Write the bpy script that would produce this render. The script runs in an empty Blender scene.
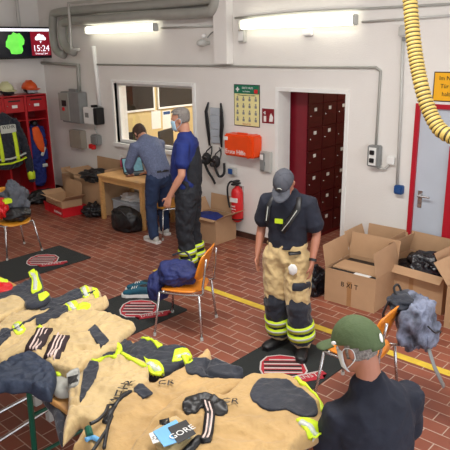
import bpy, bmesh, math, random
import numpy as np
from mathutils import Vector, Matrix, noise, Euler
from mathutils.geometry import delaunay_2d_cdt
random.seed(7)
SC = bpy.context.scene
COL = SC.collection
PI = math.pi
# ------------------------------------------------------------------ camera
CH = 2.65
FPX = 598.56
RM = Matrix(((0.7356008636976961, 0.6772097931087806, -0.016681290260826965),
             (-0.18355512192935802, 0.2229645775079096, 0.9573893222666617),
             (-0.6520727616920539, 0.7011944760865433, -0.28831826193464777)))
cam_d = bpy.data.cameras.new('camera'); cam = bpy.data.objects.new('camera', cam_d); COL.objects.link(cam)
cam_d.sensor_width = 36; cam_d.lens = FPX/450*36; cam_d.clip_end = 100
mw = Matrix.Identity(4)
for i in range(3):
    mw[i][0] = RM[0][i]; mw[i][1] = RM[1][i]; mw[i][2] = -RM[2][i]
mw[2][3] = CH
cam.matrix_world = mw
SC.camera = cam
def ray(x, y): return RM.transposed() @ Vector(((x-225)/FPX, -(y-225)/FPX, 1.0))
def fl(x, y, z=0.0):
    d = ray(x, y); t = (z-CH)/d.z; return Vector((d.x*t, d.y*t, z))
def wl(x, y, Y):
    d = ray(x, y); t = Y/d.y; return Vector((d.x*t, Y, CH+d.z*t))
def xl(x, y, X):
    d = ray(x, y); t = X/d.x; return Vector((X, d.y*t, CH+d.z*t))
W = 6.167      # back wall plane
LX = -10.26    # left wall plane
# ------------------------------------------------------------------ materials
def s2l(c): return tuple((v/255/12.92 if v/255 <= .04045 else ((v/255+.055)/1.055)**2.4) for v in c)
MATS = {}
def mat(name, rgb, rough=.6, metal=0, var=.12, scale=8, bump=0, bscale=40, emit=0, alpha=None, trans=0, coat=0, sheen=0, stretch=None):
    if name in MATS: return MATS[name]
    m = bpy.data.materials.new(name); m.use_nodes = True; nt = m.node_tree; N = nt.nodes; L = nt.links
    b = N['Principled BSDF']; c = s2l(rgb)
    b.inputs['Roughness'].default_value = rough; b.inputs['Metallic'].default_value = metal
    tc = N.new('ShaderNodeTexCoord')
    src = tc.outputs['Object']
    if stretch:
        mp = N.new('ShaderNodeMapping'); mp.inputs['Scale'].default_value = stretch; L.new(src, mp.inputs[0]); src = mp.outputs[0]
    n = N.new('ShaderNodeTexNoise'); n.inputs['Scale'].default_value = scale; n.inputs['Detail'].default_value = 5
    L.new(src, n.inputs['Vector'])
    r = N.new('ShaderNodeValToRGB')
    r.color_ramp.elements[0].position = .3; r.color_ramp.elements[1].position = .7
    r.color_ramp.elements[0].color = (*[v*(1-var) for v in c], 1)
    r.color_ramp.elements[1].color = (*[min(1, v*(1+var)) for v in c], 1)
    L.new(n.outputs['Fac'], r.inputs[0]); L.new(r.outputs[0], b.inputs['Base Color'])
    if bump:
        n2 = N.new('ShaderNodeTexNoise'); n2.inputs['Scale'].default_value = bscale; n2.inputs['Detail'].default_value = 4
        L.new(src, n2.inputs['Vector'])
        bp = N.new('ShaderNodeBump'); bp.inputs['Strength'].default_value = bump; bp.inputs['Distance'].default_value = .02
        L.new(n2.outputs['Fac'], bp.inputs['Height']); L.new(bp.outputs[0], b.inputs['Normal'])
    if emit:
        L.new(r.outputs[0], b.inputs['Emission Color']); b.inputs['Emission Strength'].default_value = emit
    if trans: b.inputs['Transmission Weight'].default_value = trans
    if alpha is not None: b.inputs['Alpha'].default_value = alpha
    if coat: b.inputs['Coat Weight'].default_value = coat
    if sheen: b.inputs['Sheen Weight'].default_value = sheen
    MATS[name] = m; return m
M = {}
M['wall'] = mat('wall_plaster', (229, 226, 220), .7, var=.03, scale=1.5, bump=.15, bscale=60)
M['ceil'] = mat('ceiling_paint', (228, 226, 222), .8, var=.02)
M['office'] = mat('office_wall', (206, 184, 130), .7, var=.04, scale=2)
M['white'] = mat('white_paint', (232, 232, 228), .45, var=.03)
M['greypipe'] = mat('grey_pipe', (158, 158, 150), .45, var=.08, scale=4)
M['palegrey'] = mat('pale_grey_plastic', (186, 186, 180), .5, var=.05)
M['midgrey'] = mat('mid_grey_plastic', (132, 134, 132), .5, var=.08)
M['beigegrey'] = mat('beige_grey_plastic', (158, 150, 136), .5, var=.06)
M['door'] = mat('door_lilac_grey', (186, 194, 204), .45, var=.04, scale=3)
M['redpaint'] = mat('red_frame_paint', (176, 22, 40), .4, var=.08)
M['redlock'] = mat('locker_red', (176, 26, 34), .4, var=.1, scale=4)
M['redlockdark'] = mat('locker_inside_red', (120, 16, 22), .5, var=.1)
M['maroon'] = mat('maroon_wood', (78, 16, 22), .4, var=.18, scale=6, stretch=(1, 1, 6))
M['maroonside'] = mat('maroon_side', (120, 20, 34), .4, var=.08)
M['orangebox'] = mat('orange_plastic', (232, 74, 14), .4, var=.05)
M['chairor'] = mat('chair_orange_shell', (232, 138, 34), .35, var=.08, scale=5, coat=.3)
M['chairply'] = mat('chair_amber_plywood', (206, 140, 40), .35, var=.12, scale=5, coat=.3, stretch=(1, 6, 1))
M['chrome'] = mat('chrome_tube', (200, 200, 200), .25, metal=.9, var=.04)
M['black'] = mat('black_plastic', (24, 24, 26), .45, var=.15)
M['rubber'] = mat('black_rubber', (30, 30, 32), .75, var=.2, bump=.2)
M['glassdark'] = mat('dark_glass', (30, 26, 26), .1, var=.5, scale=2)
M['carton'] = mat('cardboard', (186, 150, 114), .8, var=.06, scale=5, bump=.1)
M['cartonin'] = mat('cardboard_inside', (172, 136, 98), .85, var=.06, scale=5)
M['tape'] = mat('parcel_tape', (168, 126, 84), .35, var=.08)
M['trash'] = mat('black_bin_liner', (20, 20, 26), .22, var=.3, bump=1.0, bscale=14)
M['wood'] = mat('beech_wood', (206, 158, 98), .45, var=.12, scale=5, stretch=(1, 8, 8))
M['beige'] = mat('sand_fire_cloth', (196, 170, 120), .8, var=.12, scale=6, bump=.5, bscale=24, sheen=.2)
M['beige2'] = mat('gold_fire_cloth', (186, 152, 98), .8, var=.14, scale=6, bump=.5, bscale=24, sheen=.2)
M['navy'] = mat('navy_fire_cloth', (27, 32, 44), .75, var=.2, scale=8, bump=.4, bscale=25, sheen=.2)
M['navyj'] = mat('blue_grey_lining', (36, 47, 66), .7, var=.2, scale=8, bump=.4, bscale=25)
M['lime'] = mat('hi_vis_lime', (206, 232, 40), .5, var=.08, emit=0)
M['silver'] = mat('reflective_silver', (196, 200, 190), .35, var=.05)
M['red'] = mat('bright_red', (206, 26, 30), .4, var=.08)
M['skin'] = mat('skin', (192, 138, 112), .5, var=.06, scale=12)
M['skin2'] = mat('skin_tanned', (168, 112, 88), .5, var=.06, scale=12)
M['tee'] = mat('dark_navy_tee', (24, 28, 42), .85, var=.15, bump=.2, bscale=30)
M['polo'] = mat('royal_blue_polo', (16, 38, 108), .75, var=.2, scale=5, bump=.2)
M['check'] = mat('blue_grey_shirt', (98, 108, 136), .8, var=.22, scale=60, bump=.2)
M['jeans'] = mat('blue_jeans', (30, 48, 80), .8, var=.3, scale=10, bump=.2)
M['workt'] = mat('dark_work_trousers', (28, 31, 38), .8, var=.2, bump=.3)
M['greyhair'] = mat('grey_hair', (128, 122, 116), .7, var=.5, scale=90, bump=.6, bscale=120)
M['brownhair'] = mat('brown_hair', (62, 42, 30), .7, var=.4, scale=90, bump=.6, bscale=120)
M['capgrey'] = mat('charcoal_cap', (74, 76, 84), .8, var=.1, bump=.2)
M['capolive'] = mat('olive_cap', (76, 92, 58), .8, var=.12, bump=.25)
M['mask'] = mat('pale_blue_mask', (170, 204, 222), .8, var=.04)
M['maskw'] = mat('white_mask', (226, 230, 230), .8, var=.04)
M['eye'] = mat('eye_dark', (40, 30, 26), .3)
M['lip'] = mat('lips', (168, 96, 84), .5)
M['mat'] = mat('dark_floor_mat', (34, 38, 37), .9, var=.12, scale=14, bump=.3, bscale=150)
M['matred'] = mat('mat_red', (170, 40, 52), .9, var=.1)
M['matwhite'] = mat('mat_white', (196, 188, 184), .9, var=.08)
M['yellowline'] = mat('yellow_floor_tape', (222, 190, 62), .5, var=.12, scale=14)
M['green'] = mat('green_steel', (16, 84, 64), .4, var=.1)
M['tabletop'] = mat('pine_board', (190, 140, 80), .5, var=.12, scale=5, stretch=(1, 8, 1))
M['hoseY'] = mat('hose_yellow', (200, 172, 92), .5, var=.06)
M['hoseD'] = mat('hose_dark_coil', (70, 58, 30), .6, var=.06)
M['lamp'] = mat('lamp_diffuser', (255, 252, 236), .5, var=0, emit=2.4)
M['signY'] = mat('sign_yellow', (240, 176, 24), .5, var=.03)
M['signG'] = mat('sign_green', (14, 110, 80), .5, var=.03)
M['signC'] = mat('sign_cream', (232, 224, 160), .5, var=.04)
M['signR'] = mat('sign_red', (130, 22, 32), .5, var=.03)
M['paper'] = mat('paper_white', (228, 228, 224), .6, var=.03)
M['bluep'] = mat('blue_plastic', (30, 74, 130), .5, var=.08)
M['tagblue'] = mat('tag_blue', (110, 176, 222), .5, var=.05)
M['pink'] = mat('pink_bottle', (226, 96, 130), .35, var=.05)
M['bagnavy'] = mat('navy_bag_cloth', (34, 44, 98), .7, var=.25, scale=9, bump=.7, bscale=14)
M['baggrey'] = mat('grey_backpack_cloth', (112, 118, 136), .75, var=.75, scale=11, bump=.6, bscale=18)
M['coverall'] = mat('royal_coverall', (30, 44, 116), .8, var=.2, bump=.3)
M['orangecloth'] = mat('orange_cloth', (232, 90, 24), .7, var=.08)
M['clear'] = mat('frosted_plastic', (196, 204, 212), .25, var=.05, alpha=.75)
M['teal'] = mat('teal_shoe', (20, 84, 104), .6, var=.2)
M['redcrate'] = mat('red_crate', (196, 22, 34), .4, var=.06)
M['helmcream'] = mat('helmet_cream', (206, 206, 160), .35, var=.05)
M['helmor'] = mat('helmet_orange', (214, 84, 30), .35, var=.06)
M['led'] = mat('screen_white', (240, 240, 250), .4, var=0, emit=.9)
M['scrblack'] = mat('screen_black', (10, 12, 26), .25, var=.1, emit=.3)
M['scrred'] = mat('screen_red', (130, 14, 34), .3, var=.05, emit=.5)
M['scrgreen'] = mat('screen_green', (110, 220, 80), .3, var=.15, scale=14, emit=.6)
M['scrpc'] = mat('laptop_screen', (90, 130, 140), .3, var=.2, scale=20, emit=.4)
M['darkstripe'] = mat('brace_dark', (40, 22, 26), .7)
M['pinkstripe'] = mat('brace_pale', (220, 196, 186), .7)
M['limetrim'] = M['lime']
M['base'] = mat('brown_skirting', (74, 46, 38), .4, var=.15, scale=6)
def brick_floor():
    m = bpy.data.materials.new('floor_clinker_tiles'); m.use_nodes = True; nt = m.node_tree; N = nt.nodes; L = nt.links
    b = N['Principled BSDF']
    tc = N.new('ShaderNodeTexCoord'); mp = N.new('ShaderNodeMapping'); mp.inputs['Location'].default_value = (.10, -4.523+.25*20, 0)
    L.new(tc.outputs['Object'], mp.inputs[0])
    br = N.new('ShaderNodeTexBrick'); br.offset = .5; br.squash = 1
    br.inputs['Scale'].default_value = 1; br.inputs['Brick Width'].default_value = .25; br.inputs['Row Height'].default_value = .125
    br.inputs['Mortar Size'].default_value = .0042; br.inputs['Mortar Smooth'].default_value = .15; br.inputs['Bias'].default_value = 0
    br.inputs['Color1'].default_value = (*s2l((148, 86, 65)), 1); br.inputs['Color2'].default_value = (*s2l((122, 67, 51)), 1)
    br.inputs['Mortar'].default_value = (*s2l((186, 162, 144)), 1)
    L.new(mp.outputs[0], br.inputs['Vector'])
    n = N.new('ShaderNodeTexNoise'); n.inputs['Scale'].default_value = 1.3; n.inputs['Detail'].default_value = 6; L.new(tc.outputs['Object'], n.inputs['Vector'])
    mr = N.new('ShaderNodeMapRange'); mr.inputs[1].default_value = .3; mr.inputs[2].default_value = .7; mr.inputs[3].default_value = .85; mr.inputs[4].default_value = 1.12
    L.new(n.outputs['Fac'], mr.inputs[0])
    mx = N.new('ShaderNodeMix'); mx.data_type = 'RGBA'; mx.blend_type = 'MULTIPLY'; mx.inputs[0].default_value = 1
    L.new(br.outputs['Color'], mx.inputs[6]); L.new(mr.outputs[0], mx.inputs[7]); L.new(mx.outputs[2], b.inputs['Base Color'])
    b.inputs['Roughness'].default_value = .42
    bp = N.new('ShaderNodeBump'); bp.inputs['Strength'].default_value = .5; bp.inputs['Distance'].default_value = .004; bp.invert = True
    L.new(br.outputs['Fac'], bp.inputs['Height']); L.new(bp.outputs[0], b.inputs['Normal'])
    return m
M['floor'] = brick_floor()
# ------------------------------------------------------------------ helpers
def link(name, me, material, parent=None, loc=None):
    o = bpy.data.objects.new(name, me); COL.objects.link(o)
    if material:
        for mm in (material if isinstance(material, (list, tuple)) else [material]): me.materials.append(mm)
    if parent: o.parent = parent
    if loc is not None: o.location = loc
    return o
def obj(name, bm, material, parent=None, smooth=False, loc=None):
    me = bpy.data.meshes.new(name)
    bmesh.ops.recalc_face_normals(bm, faces=bm.faces[:])
    bm.to_mesh(me); bm.free()
    if smooth:
        for p in me.polygons: p.use_smooth = True
    if parent is None and loc is None:      # put the origin at the object's base centre
        co = np.array([v.co[:] for v in me.vertices])
        c = Vector(((co[:, 0].min()+co[:, 0].max())/2, (co[:, 1].min()+co[:, 1].max())/2, co[:, 2].min()))
        me.transform(Matrix.Translation(-c)); loc = c
    return link(name, me, material, parent, loc)
def tag(o, label, cat, group=None, kind=None):
    o['label'] = label
    if cat: o['category'] = cat
    if group: o['group'] = group
    if kind: o['kind'] = kind
    return o
def thing(name, label, cat, loc=(0, 0, 0), rz=0, group=None):
    o = bpy.data.objects.new(name, None); COL.objects.link(o); o.location = loc; o.rotation_euler = (0, 0, rz)
    o.empty_display_size = .1
    return tag(o, label, cat, group)
def struct(name, bm, m, **k):
    o = obj(name, bm, m, **k); o['kind'] = 'structure'; return o
def tree_copy(root, loc, rz, label, group=None):
    r = root.copy(); COL.objects.link(r); r.location = loc; r.rotation_euler = (0, 0, rz); r['label'] = label
    if group: r['group'] = group
    for ch in list(root.children):
        c = ch.copy(); COL.objects.link(c); c.parent = r
        for g in list(ch.children):
            d = g.copy(); COL.objects.link(d); d.parent = c
    return r
def B(): return bmesh.new()
def box(bm, lo, hi, bevel=0, mtx=None):
    r = bmesh.ops.create_cube(bm, size=1)
    vs = r['verts']
    for v in vs:
        v.co = Vector([(lo[i]+hi[i])/2 + v.co[i]*(hi[i]-lo[i]) for i in range(3)])
    if bevel:
        es = list({e for v in vs for e in v.link_edges})
        rb = bmesh.ops.bevel(bm, geom=es, offset=bevel, segments=2, affect='EDGES', clamp_overlap=True)
        vs = list({v for f in rb['faces'] for v in f.verts} | {v for v in vs if v.is_valid})
    if mtx is not None:
        for v in vs: v.co = mtx @ v.co
    return bm
def bxo(name, lo, hi, m, parent=None, bevel=.004, **k): return obj(name, box(B(), lo, hi, bevel), m, parent, **k)
def frame(t, side):
    t = t.normalized(); s = side - t*side.dot(t)
    if s.length < 1e-4: s = t.orthogonal()
    s.normalize(); return s, t.cross(s)
def limb(bm, pts, side=Vector((1, 0, 0)), seg=14, cap=True):
    """closed tube through (pos, a, b) with an elliptical section"""
    P = [(Vector(p), a, b) for p, a, b in pts]
    if cap:
        t0 = (P[0][0]-P[1][0]).normalized(); t1 = (P[-1][0]-P[-2][0]).normalized()
        r0 = min(P[0][1:]); r1 = min(P[-1][1:])
        P = [(P[0][0]+t0*r0*.8, P[0][1]*.25, P[0][2]*.25), (P[0][0]+t0*r0*.5, P[0][1]*.75, P[0][2]*.75)] + P + \
            [(P[-1][0]+t1*r1*.5, P[-1][1]*.75, P[-1][2]*.75), (P[-1][0]+t1*r1*.8, P[-1][1]*.25, P[-1][2]*.25)]
    rings = []
    side = Vector(side)
    for i, (p, a, b) in enumerate(P):
        t = P[min(i+1, len(P)-1)][0]-P[max(i-1, 0)][0]
        s, u = frame(t, side)
        rings.append([bm.verts.new(p + s*a*math.cos(2*PI*k/seg) + u*b*math.sin(2*PI*k/seg)) for k in range(seg)])
    for r0, r1 in zip(rings, rings[1:]):
        for k in range(seg): bm.faces.new((r0[k], r0[(k+1) % seg], r1[(k+1) % seg], r1[k]))
    bm.faces.new(rings[0][::-1]); bm.faces.new(rings[-1])
    return bm
def spl(pts, n=6):
    P = [Vector(p) for p in pts]
    if len(P) < 3: return P
    out = []
    for i in range(len(P)-1):
        a, b, c, d = P[max(i-1, 0)], P[i], P[i+1], P[min(i+2, len(P)-1)]
        for k in range(n):
            t = k/n
            out.append(.5*((2*b)+(c-a)*t+(2*a-5*b+4*c-d)*t*t+(3*b-a-3*c+d)*t**3))
    out.append(P[-1]); return out
def tube(bm, pts, r, seg=10, smooth=0):
    P = spl(pts, smooth) if smooth else [Vector(p) for p in pts]
    t = (P[1]-P[0]).normalized(); s = t.orthogonal().normalized(); rings = []
    for i, p in enumerate(P):
        if 0 < i < len(P)-1: nt = ((P[i+1]-P[i]).normalized()+(P[i]-P[i-1]).normalized()).normalized()
        elif i: nt = (P[i]-P[i-1]).normalized()
        else: nt = t
        s = (s-nt*s.dot(nt)).normalized(); u = nt.cross(s)
        f = 1
        if 0 < i < len(P)-1:
            c = (P[i+1]-P[i]).normalized().dot(nt); f = 1/max(c, .5) if not smooth else 1
        rr = r[i] if isinstance(r, (list, tuple)) else r
        rings.append([bm.verts.new(p+(s*math.cos(2*PI*k/seg)+u*math.sin(2*PI*k/seg))*rr*(1 if f == 1 else f**.5)) for k in range(seg)])
    for r0, r1 in zip(rings, rings[1:]):
        for k in range(seg): bm.faces.new((r0[k], r0[(k+1) % seg], r1[(k+1) % seg], r1[k]))
    bm.faces.new(rings[0][::-1]); bm.faces.new(rings[-1]); return bm
def prism(bm, poly, z0, z1, mtx=None):
    """extruded 2D outline (x, y) from z0 to z1"""
    a = [bm.verts.new((x, y, z0)) for x, y in poly]; b = [bm.verts.new((x, y, z1)) for x, y in poly]
    n = len(poly)
    f1 = bm.faces.new(a[::-1]); f2 = bm.faces.new(b)
    for i in range(n): bm.faces.new((a[i], a[(i+1) % n], b[(i+1) % n], b[i]))
    if mtx is not None:
        for v in a+b: v.co = mtx @ v.co
    bmesh.ops.triangulate(bm, faces=[f1, f2])
    return bm
def ellip(bm, c, r, u=16, v=10, mtx=None):
    rr = bmesh.ops.create_uvsphere(bm, u_segments=u, v_segments=v, radius=1)
    for w in rr['verts']:
        w.co = Vector((w.co.x*r[0], w.co.y*r[1], w.co.z*r[2]))
        if mtx is not None: w.co = mtx.to_3x3() @ w.co
        w.co += Vector(c)
    return bm
def rrect(w, h, r, n=5):
    o = []
    for cx, cy, a in ((w/2-r, h/2-r, 0), (-w/2+r, h/2-r, 90), (-w/2+r, -h/2+r, 180), (w/2-r, -h/2+r, 270)):
        for k in range(n+1):
            t = math.radians(a+90*k/n); o.append((cx+r*math.cos(t), cy+r*math.sin(t)))
    return o
def apply_mods(o):
    dg = bpy.context.evaluated_depsgraph_get()
    me = bpy.data.meshes.new_from_object(o.evaluated_get(dg)); old = o.data
    o.modifiers.clear(); o.data = me
    bpy.data.meshes.remove(old)
def fuse(name, bm, material, parent, voxel=.012, smooth=6, wr=0, wscale=9, cut=None, disp=None):
    """voxel-fuse overlapping tubes into ONE continuous skin"""
    o = obj(name, bm, material, parent)
    o.parent = None
    m = o.modifiers.new('r', 'REMESH'); m.mode = 'VOXEL'; m.voxel_size = voxel; m.use_smooth_shade = True
    if smooth:
        s = o.modifiers.new('s', 'SMOOTH'); s.iterations = smooth; s.factor = .5
    bpy.context.view_layer.update(); apply_mods(o)
    me = o.data
    if wr:
        for v in me.vertices:
            p = v.co*wscale
            n = noise.noise(p)+.5*noise.noise(p*2.1+Vector((3, 1, 7)))
            n = 1-2*abs(n)
            v.co += v.normal*wr*(n-.5)
    if cut:
        b2 = bmesh.new(); b2.from_mesh(me)
        bmesh.ops.delete(b2, geom=[v for v in b2.verts if cut(v.co)], context='VERTS'); b2.to_mesh(me); b2.free()
    for p in me.polygons: p.use_smooth = True
    o.parent = parent
    return o
def text(name, s, size, material, parent, mtx, ext=.001, align='CENTER'):
    cu = bpy.data.curves.new(name, 'FONT'); cu.body = s; cu.size = size; cu.extrude = ext; cu.align_x = align; cu.align_y = 'CENTER'
    cu.resolution_u = 2
    t = bpy.data.objects.new('tmp', cu); COL.objects.link(t); bpy.context.view_layer.update()
    me = bpy.data.meshes.new_from_object(t.evaluated_get(bpy.context.evaluated_depsgraph_get()))
    bpy.data.objects.remove(t); me.transform(mtx); me.name = name
    return link(name, me, material, parent)
def wallmtx(p, facing='Y'):   # text matrix for a wall whose face looks to -Y (or +X)
    if facing == 'Y': R_ = Matrix(((1, 0, 0), (0, 0, -1), (0, 1, 0)))
    else: R_ = Matrix(((0, 0, 1), (1, 0, 0), (0, 1, 0)))
    return Matrix.Translation(p) @ R_.to_4x4()
def blob(bm, c, r, amp=.15, scale=3, sub=4, seed=0, flat=None, mtx=None, power=1):
    rr = bmesh.ops.create_icosphere(bm, subdivisions=sub, radius=1)
    off = Vector((seed*3.7, seed*1.3, seed*5.1))
    for v in rr['verts']:
        n = .8*noise.noise(v.co*scale*.7+off)-.35*abs(noise.noise(v.co*scale*1.5+off))+.12*noise.noise(v.co*scale*3+off)
        q = v.co*(1+amp*n)
        if power != 1: q = Vector([math.copysign(abs(t)**power, t) for t in q])
        q = Vector((q.x*r[0], q.y*r[1], q.z*r[2]))
        if flat is not None and q.z < -r[2]*flat: q.z = -r[2]*flat+.02*(q.z+r[2]*flat)
        if mtx is not None: q = mtx.to_3x3() @ q
        v.co = q+Vector(c)
    return bm
# ------------------------------------------------------------------ room
f = B(); box(f, (-11.2, -3.2, -.1), (3, W, 0)); struct('floor', f, M['floor'], loc=(0, 0, 0))
DX0, DX1, DZ = wl(278, 95, W).x, wl(347, 95, W).x, wl(300, 91, W).z
WX0, WX1 = wl(114, 85, W).x, wl(193, 85, W).x
WZ1, WZ0 = wl(150, 84.5, W).z, wl(117, 142, W).z
RX0 = wl(416.5, 103, W).x; RX1 = RX0+1.06; RZ = wl(416.5, 103, W).z
T = .24
wb = B()
for lo, hi in (((LX-.3, 0), (WX0, 4.2)), ((WX0, 0), (WX1, WZ0)), ((WX0, WZ1), (WX1, 4.2)), ((WX1, 0), (DX0, 4.2)), ((DX0, DZ), (DX1, 4.2)),
               ((DX1, 0), (RX0+.02, 4.2)), ((RX0+.02, RZ-.02), (RX1-.02, 4.2)), ((RX1-.02, 0), (3, 4.2))):
    box(wb, (lo[0], W, lo[1]), (hi[0], W+T, hi[1]))
struct('wall_back', wb, M['wall'], loc=(0, 0, 0))
struct('wall_left', box(B(), (LX-.2, -3.2, 0), (LX, W+.01, 4.2)), M['wall'])
struct('ceiling', box(B(), (LX-.2, -3.2, 4.2), (3, W+T, 4.3)), M['ceil'])
struct('wall_light_block', box(B(), (LX-.2, -3.4, 0), (-1.2, -3.2, 4.2)), M['wall'])  # added wall out of view, keeps daylight off the left side
# door opening lining
dl = B()
box(dl, (DX0-.035, W-.012, 0), (DX0+.012, W+T+.01, DZ+.035)); box(dl, (DX1-.012, W-.012, 0), (DX1+.035, W+T+.01, DZ+.035)); box(dl, (DX0+.012, W-.012, DZ-.012), (DX1-.012, W+T+.01, DZ+.035))
struct('trim_1', dl, M['white'])
# skirting
def skirt(n, x0, x1):
    b = B(); box(b, (x0, W-.018, 0), (x1, W-.0005, .085), .003); struct('baseboard_back' if n == 0 else 'trim_%d' % (n+4), b, M['base'])
skirt(0, LX+.02, DX0-.04); skirt(1, DX1+.04, RX0-.06)
struct('baseboard_left', box(B(), (LX+.0005, -3, 0), (LX+.018, W-.03, .085), .003), M['base'])
# ledge + pilaster
lz = wl(200, 65, W).z
PX0, PX1 = wl(219.5, 20, W).x, wl(233, 20, W).x
struct('trim_2', box(B(), (PX0, W-.13, lz+.02), (PX1, W-.0005, 4.199), .006), M['wall'])
# yellow marking on the floor
a = B(); y1 = 4.523
box(a, (fl(160, 268).x, y1-.085, .0003), (fl(174, 273).x, y1, .002)); box(a, (fl(204, 283).x, y1-.085, .0003), (2.9, y1, .002))
o = obj('floor_marking', a, M['yellowline']); tag(o, 'worn yellow tape line running along the red-brown floor tiles', 'floor marking')
# office behind the window
OX = -8.55
ow = B(); box(ow, (OX-.15, W+T, 0), (OX, 9.6, 2.7)); struct('wall_office_left', ow, M['office'])
struct('wall_office_back', box(B(), (OX-.15, 9.6, 0), (-5.1, 9.75, 2.7)), M['office'])
struct('wall_office_right', box(B(), (-5.25, W+T, 0), (-5.1, 9.6, 2.7)), M['office'])
struct('wall_office_ceiling', box(B(), (OX-.15, W+T, 2.7), (-5.1, 9.75, 2.8)), M['ceil'])
struct('wall_office_floor', box(B(), (OX-.15, W+T, -.1), (-5.1, 9.75, 0)), M['base'])
# high dark windows on the office's left wall
for i, (pa, pb, q) in enumerate(((121, 152.5, 1), (158.5, 196, 2))):
    A_ = xl(pa, 112, OX); B_ = xl(pb, 106, OX); zb = A_.z if i == 0 else xl(170, 106.5, OX).z
    zb = xl(125, 111, OX).z
    g = B(); box(g, (OX+.005, A_.y, zb), (OX+.03, B_.y, 2.6)); wn = struct('window_%d' % (i+2), g, M['glassdark'])
    fr = B(); box(fr, (OX+.0, A_.y-.03, zb-.035), (OX+.04, B_.y+.03, zb)); box(fr, (OX, A_.y-.03, zb), (OX+.04, A_.y, 2.6)); box(fr, (OX, B_.y, zb), (OX+.04, B_.y+.03, 2.6))
    fo = struct('trim_%d' % (i+7), fr, M['white'])
# main window frame
wf = B(); fw = .05
box(wf, (WX0-.06, W-.03, WZ0-.06), (WX0, W+.1, WZ1+.05), .004); box(wf, (WX1, W-.03, WZ0-.06), (WX1+.05, W+.1, WZ1+.05), .004)
box(wf, (WX0, W-.03, WZ1), (WX1, W+.1, WZ1+.05), .004); box(wf, (WX0-.06, W-.06, WZ0-.06), (WX1+.05, W+.1, WZ0), .004)
w1 = struct('window_1', wf, M['white'])
wi = B(); box(wi, (WX0, W+.05, WZ0), (WX0+.05, W+.09, WZ1)); box(wi, (WX1-.04, W+.05, WZ0), (WX1, W+.09, WZ1)); box(wi, (WX0+.05, W+.05, WZ1-.04), (WX1-.04, W+.09, WZ1)); box(wi, (WX0+.05, W+.05, WZ0), (WX1-.04, W+.09, WZ0+.05))
ws = obj('sash', wi, M['white']); ws.parent = w1; ws.matrix_parent_inverse = Matrix.Translation(-w1.location)
gm = bpy.data.materials.new('window_glass'); gm.use_nodes = True
_n = gm.node_tree.nodes; _l = gm.node_tree.links
_n.remove(_n['Principled BSDF']); _t = _n.new('ShaderNodeBsdfTransparent'); _g = _n.new('ShaderNodeBsdfGlossy'); _g.inputs['Roughness'].default_value = .02
_m = _n.new('ShaderNodeMixShader'); _m.inputs[0].default_value = .06; _l.new(_t.outputs[0], _m.inputs[1]); _l.new(_g.outputs[0], _m.inputs[2]); _l.new(_m.outputs[0], _n['Material Output'].inputs[0])
gp = obj('glass_pane', box(B(), (WX0+.05, W+.066, WZ0+.05), (WX1-.04, W+.072, WZ1-.04)), gm); gp.parent = w1; gp.matrix_parent_inverse = Matrix.Translation(-w1.location)
# office things
def onwall(name, label, cat, px0, py0, px1, py1, Y, depth, m, bevel=.004, group=None):
    a_, b_ = wl(px0, py0, Y), wl(px1, py1, Y)
    o = bxo(name, (a_.x, Y-depth, b_.z), (b_.x, Y-.0005, a_.z), m, bevel=bevel); tag(o, label, cat, group); return o
def onleft(name, label, cat, px0, py0, px1, py1, m, group=None):
    a_, b_ = xl(px0, py0, OX), xl(px1, py1, OX)
    o = bxo(name, (OX+.0005, a_.y, b_.z), (OX+.006, b_.y, a_.z), m, bevel=0); tag(o, label, cat, group); return o
onleft('notice_sheet', 'white printed sheet on the office wall, left of the blue headed one', 'paper', 151, 111, 161, 128, M['paper'])
s = onleft('notice_sheet', 'white printed sheet with a blue heading on the yellow office wall', 'paper', 162, 111, 171, 128, M['paper'])
b_ = bxo('heading', (OX+.0062, xl(162, 113, OX).y+.03, xl(162, 115, OX).z), (OX+.008, xl(171, 113, OX).y-.03, xl(162, 112, OX).z), M['bluep'], bevel=0)
b_.parent = s; b_.matrix_parent_inverse = Matrix.Translation(-s.location)
onleft('notice_sheet', 'white sheet on the yellow office wall beside the masked man\'s head', 'paper', 172, 111, 182, 130, M['paper'])
dk = thing('office_desk', 'pale desk inside the office behind the window', 'desk', (OX+.5, 7.2, 0))
bxo('worktop', (-.46, -.6, .72), (.46, 1.2, .76), M['wood'], dk)
for q in ((-.42, -.55), (.38, -.55), (-.42, 1.12), (.38, 1.12)): bxo('leg', (q[0], q[1], 0), (q[0]+.05, q[1]+.05, .72), M['midgrey'], dk)
def monitor(loc, rz, label):
    t = thing('computer_monitor', label, 'monitor', loc, rz)
    bxo('screen', (-.26, -.02, .14), (.26, .02, .47), M['black'], t, .008); bxo('stand_neck', (-.03, .02, .01), (.03, .05, .3), M['black'], t); bxo('stand_foot', (-.12, -.07, 0), (.12, .12, .015), M['black'], t)
p = xl(131, 135, OX+.3)
monitor((p.x, p.y, .76), math.radians(70), 'black computer monitor on the office desk, seen through the left of the window')
monitor((OX+.55, 7.1, .76), math.radians(110), 'black computer monitor on the office desk, close behind the stooping man')
ol = thing('office_lamp', 'ceiling lamp inside the office', 'lamp', (-7, 7.8, 2.62)); bxo('lamp_housing', (-.6, -.15, .04), (.6, .15, .08), M['white'], ol); bxo('diffuser', (-.58, -.13, 0), (.58, .13, .04), M['lamp'], ol)
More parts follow.
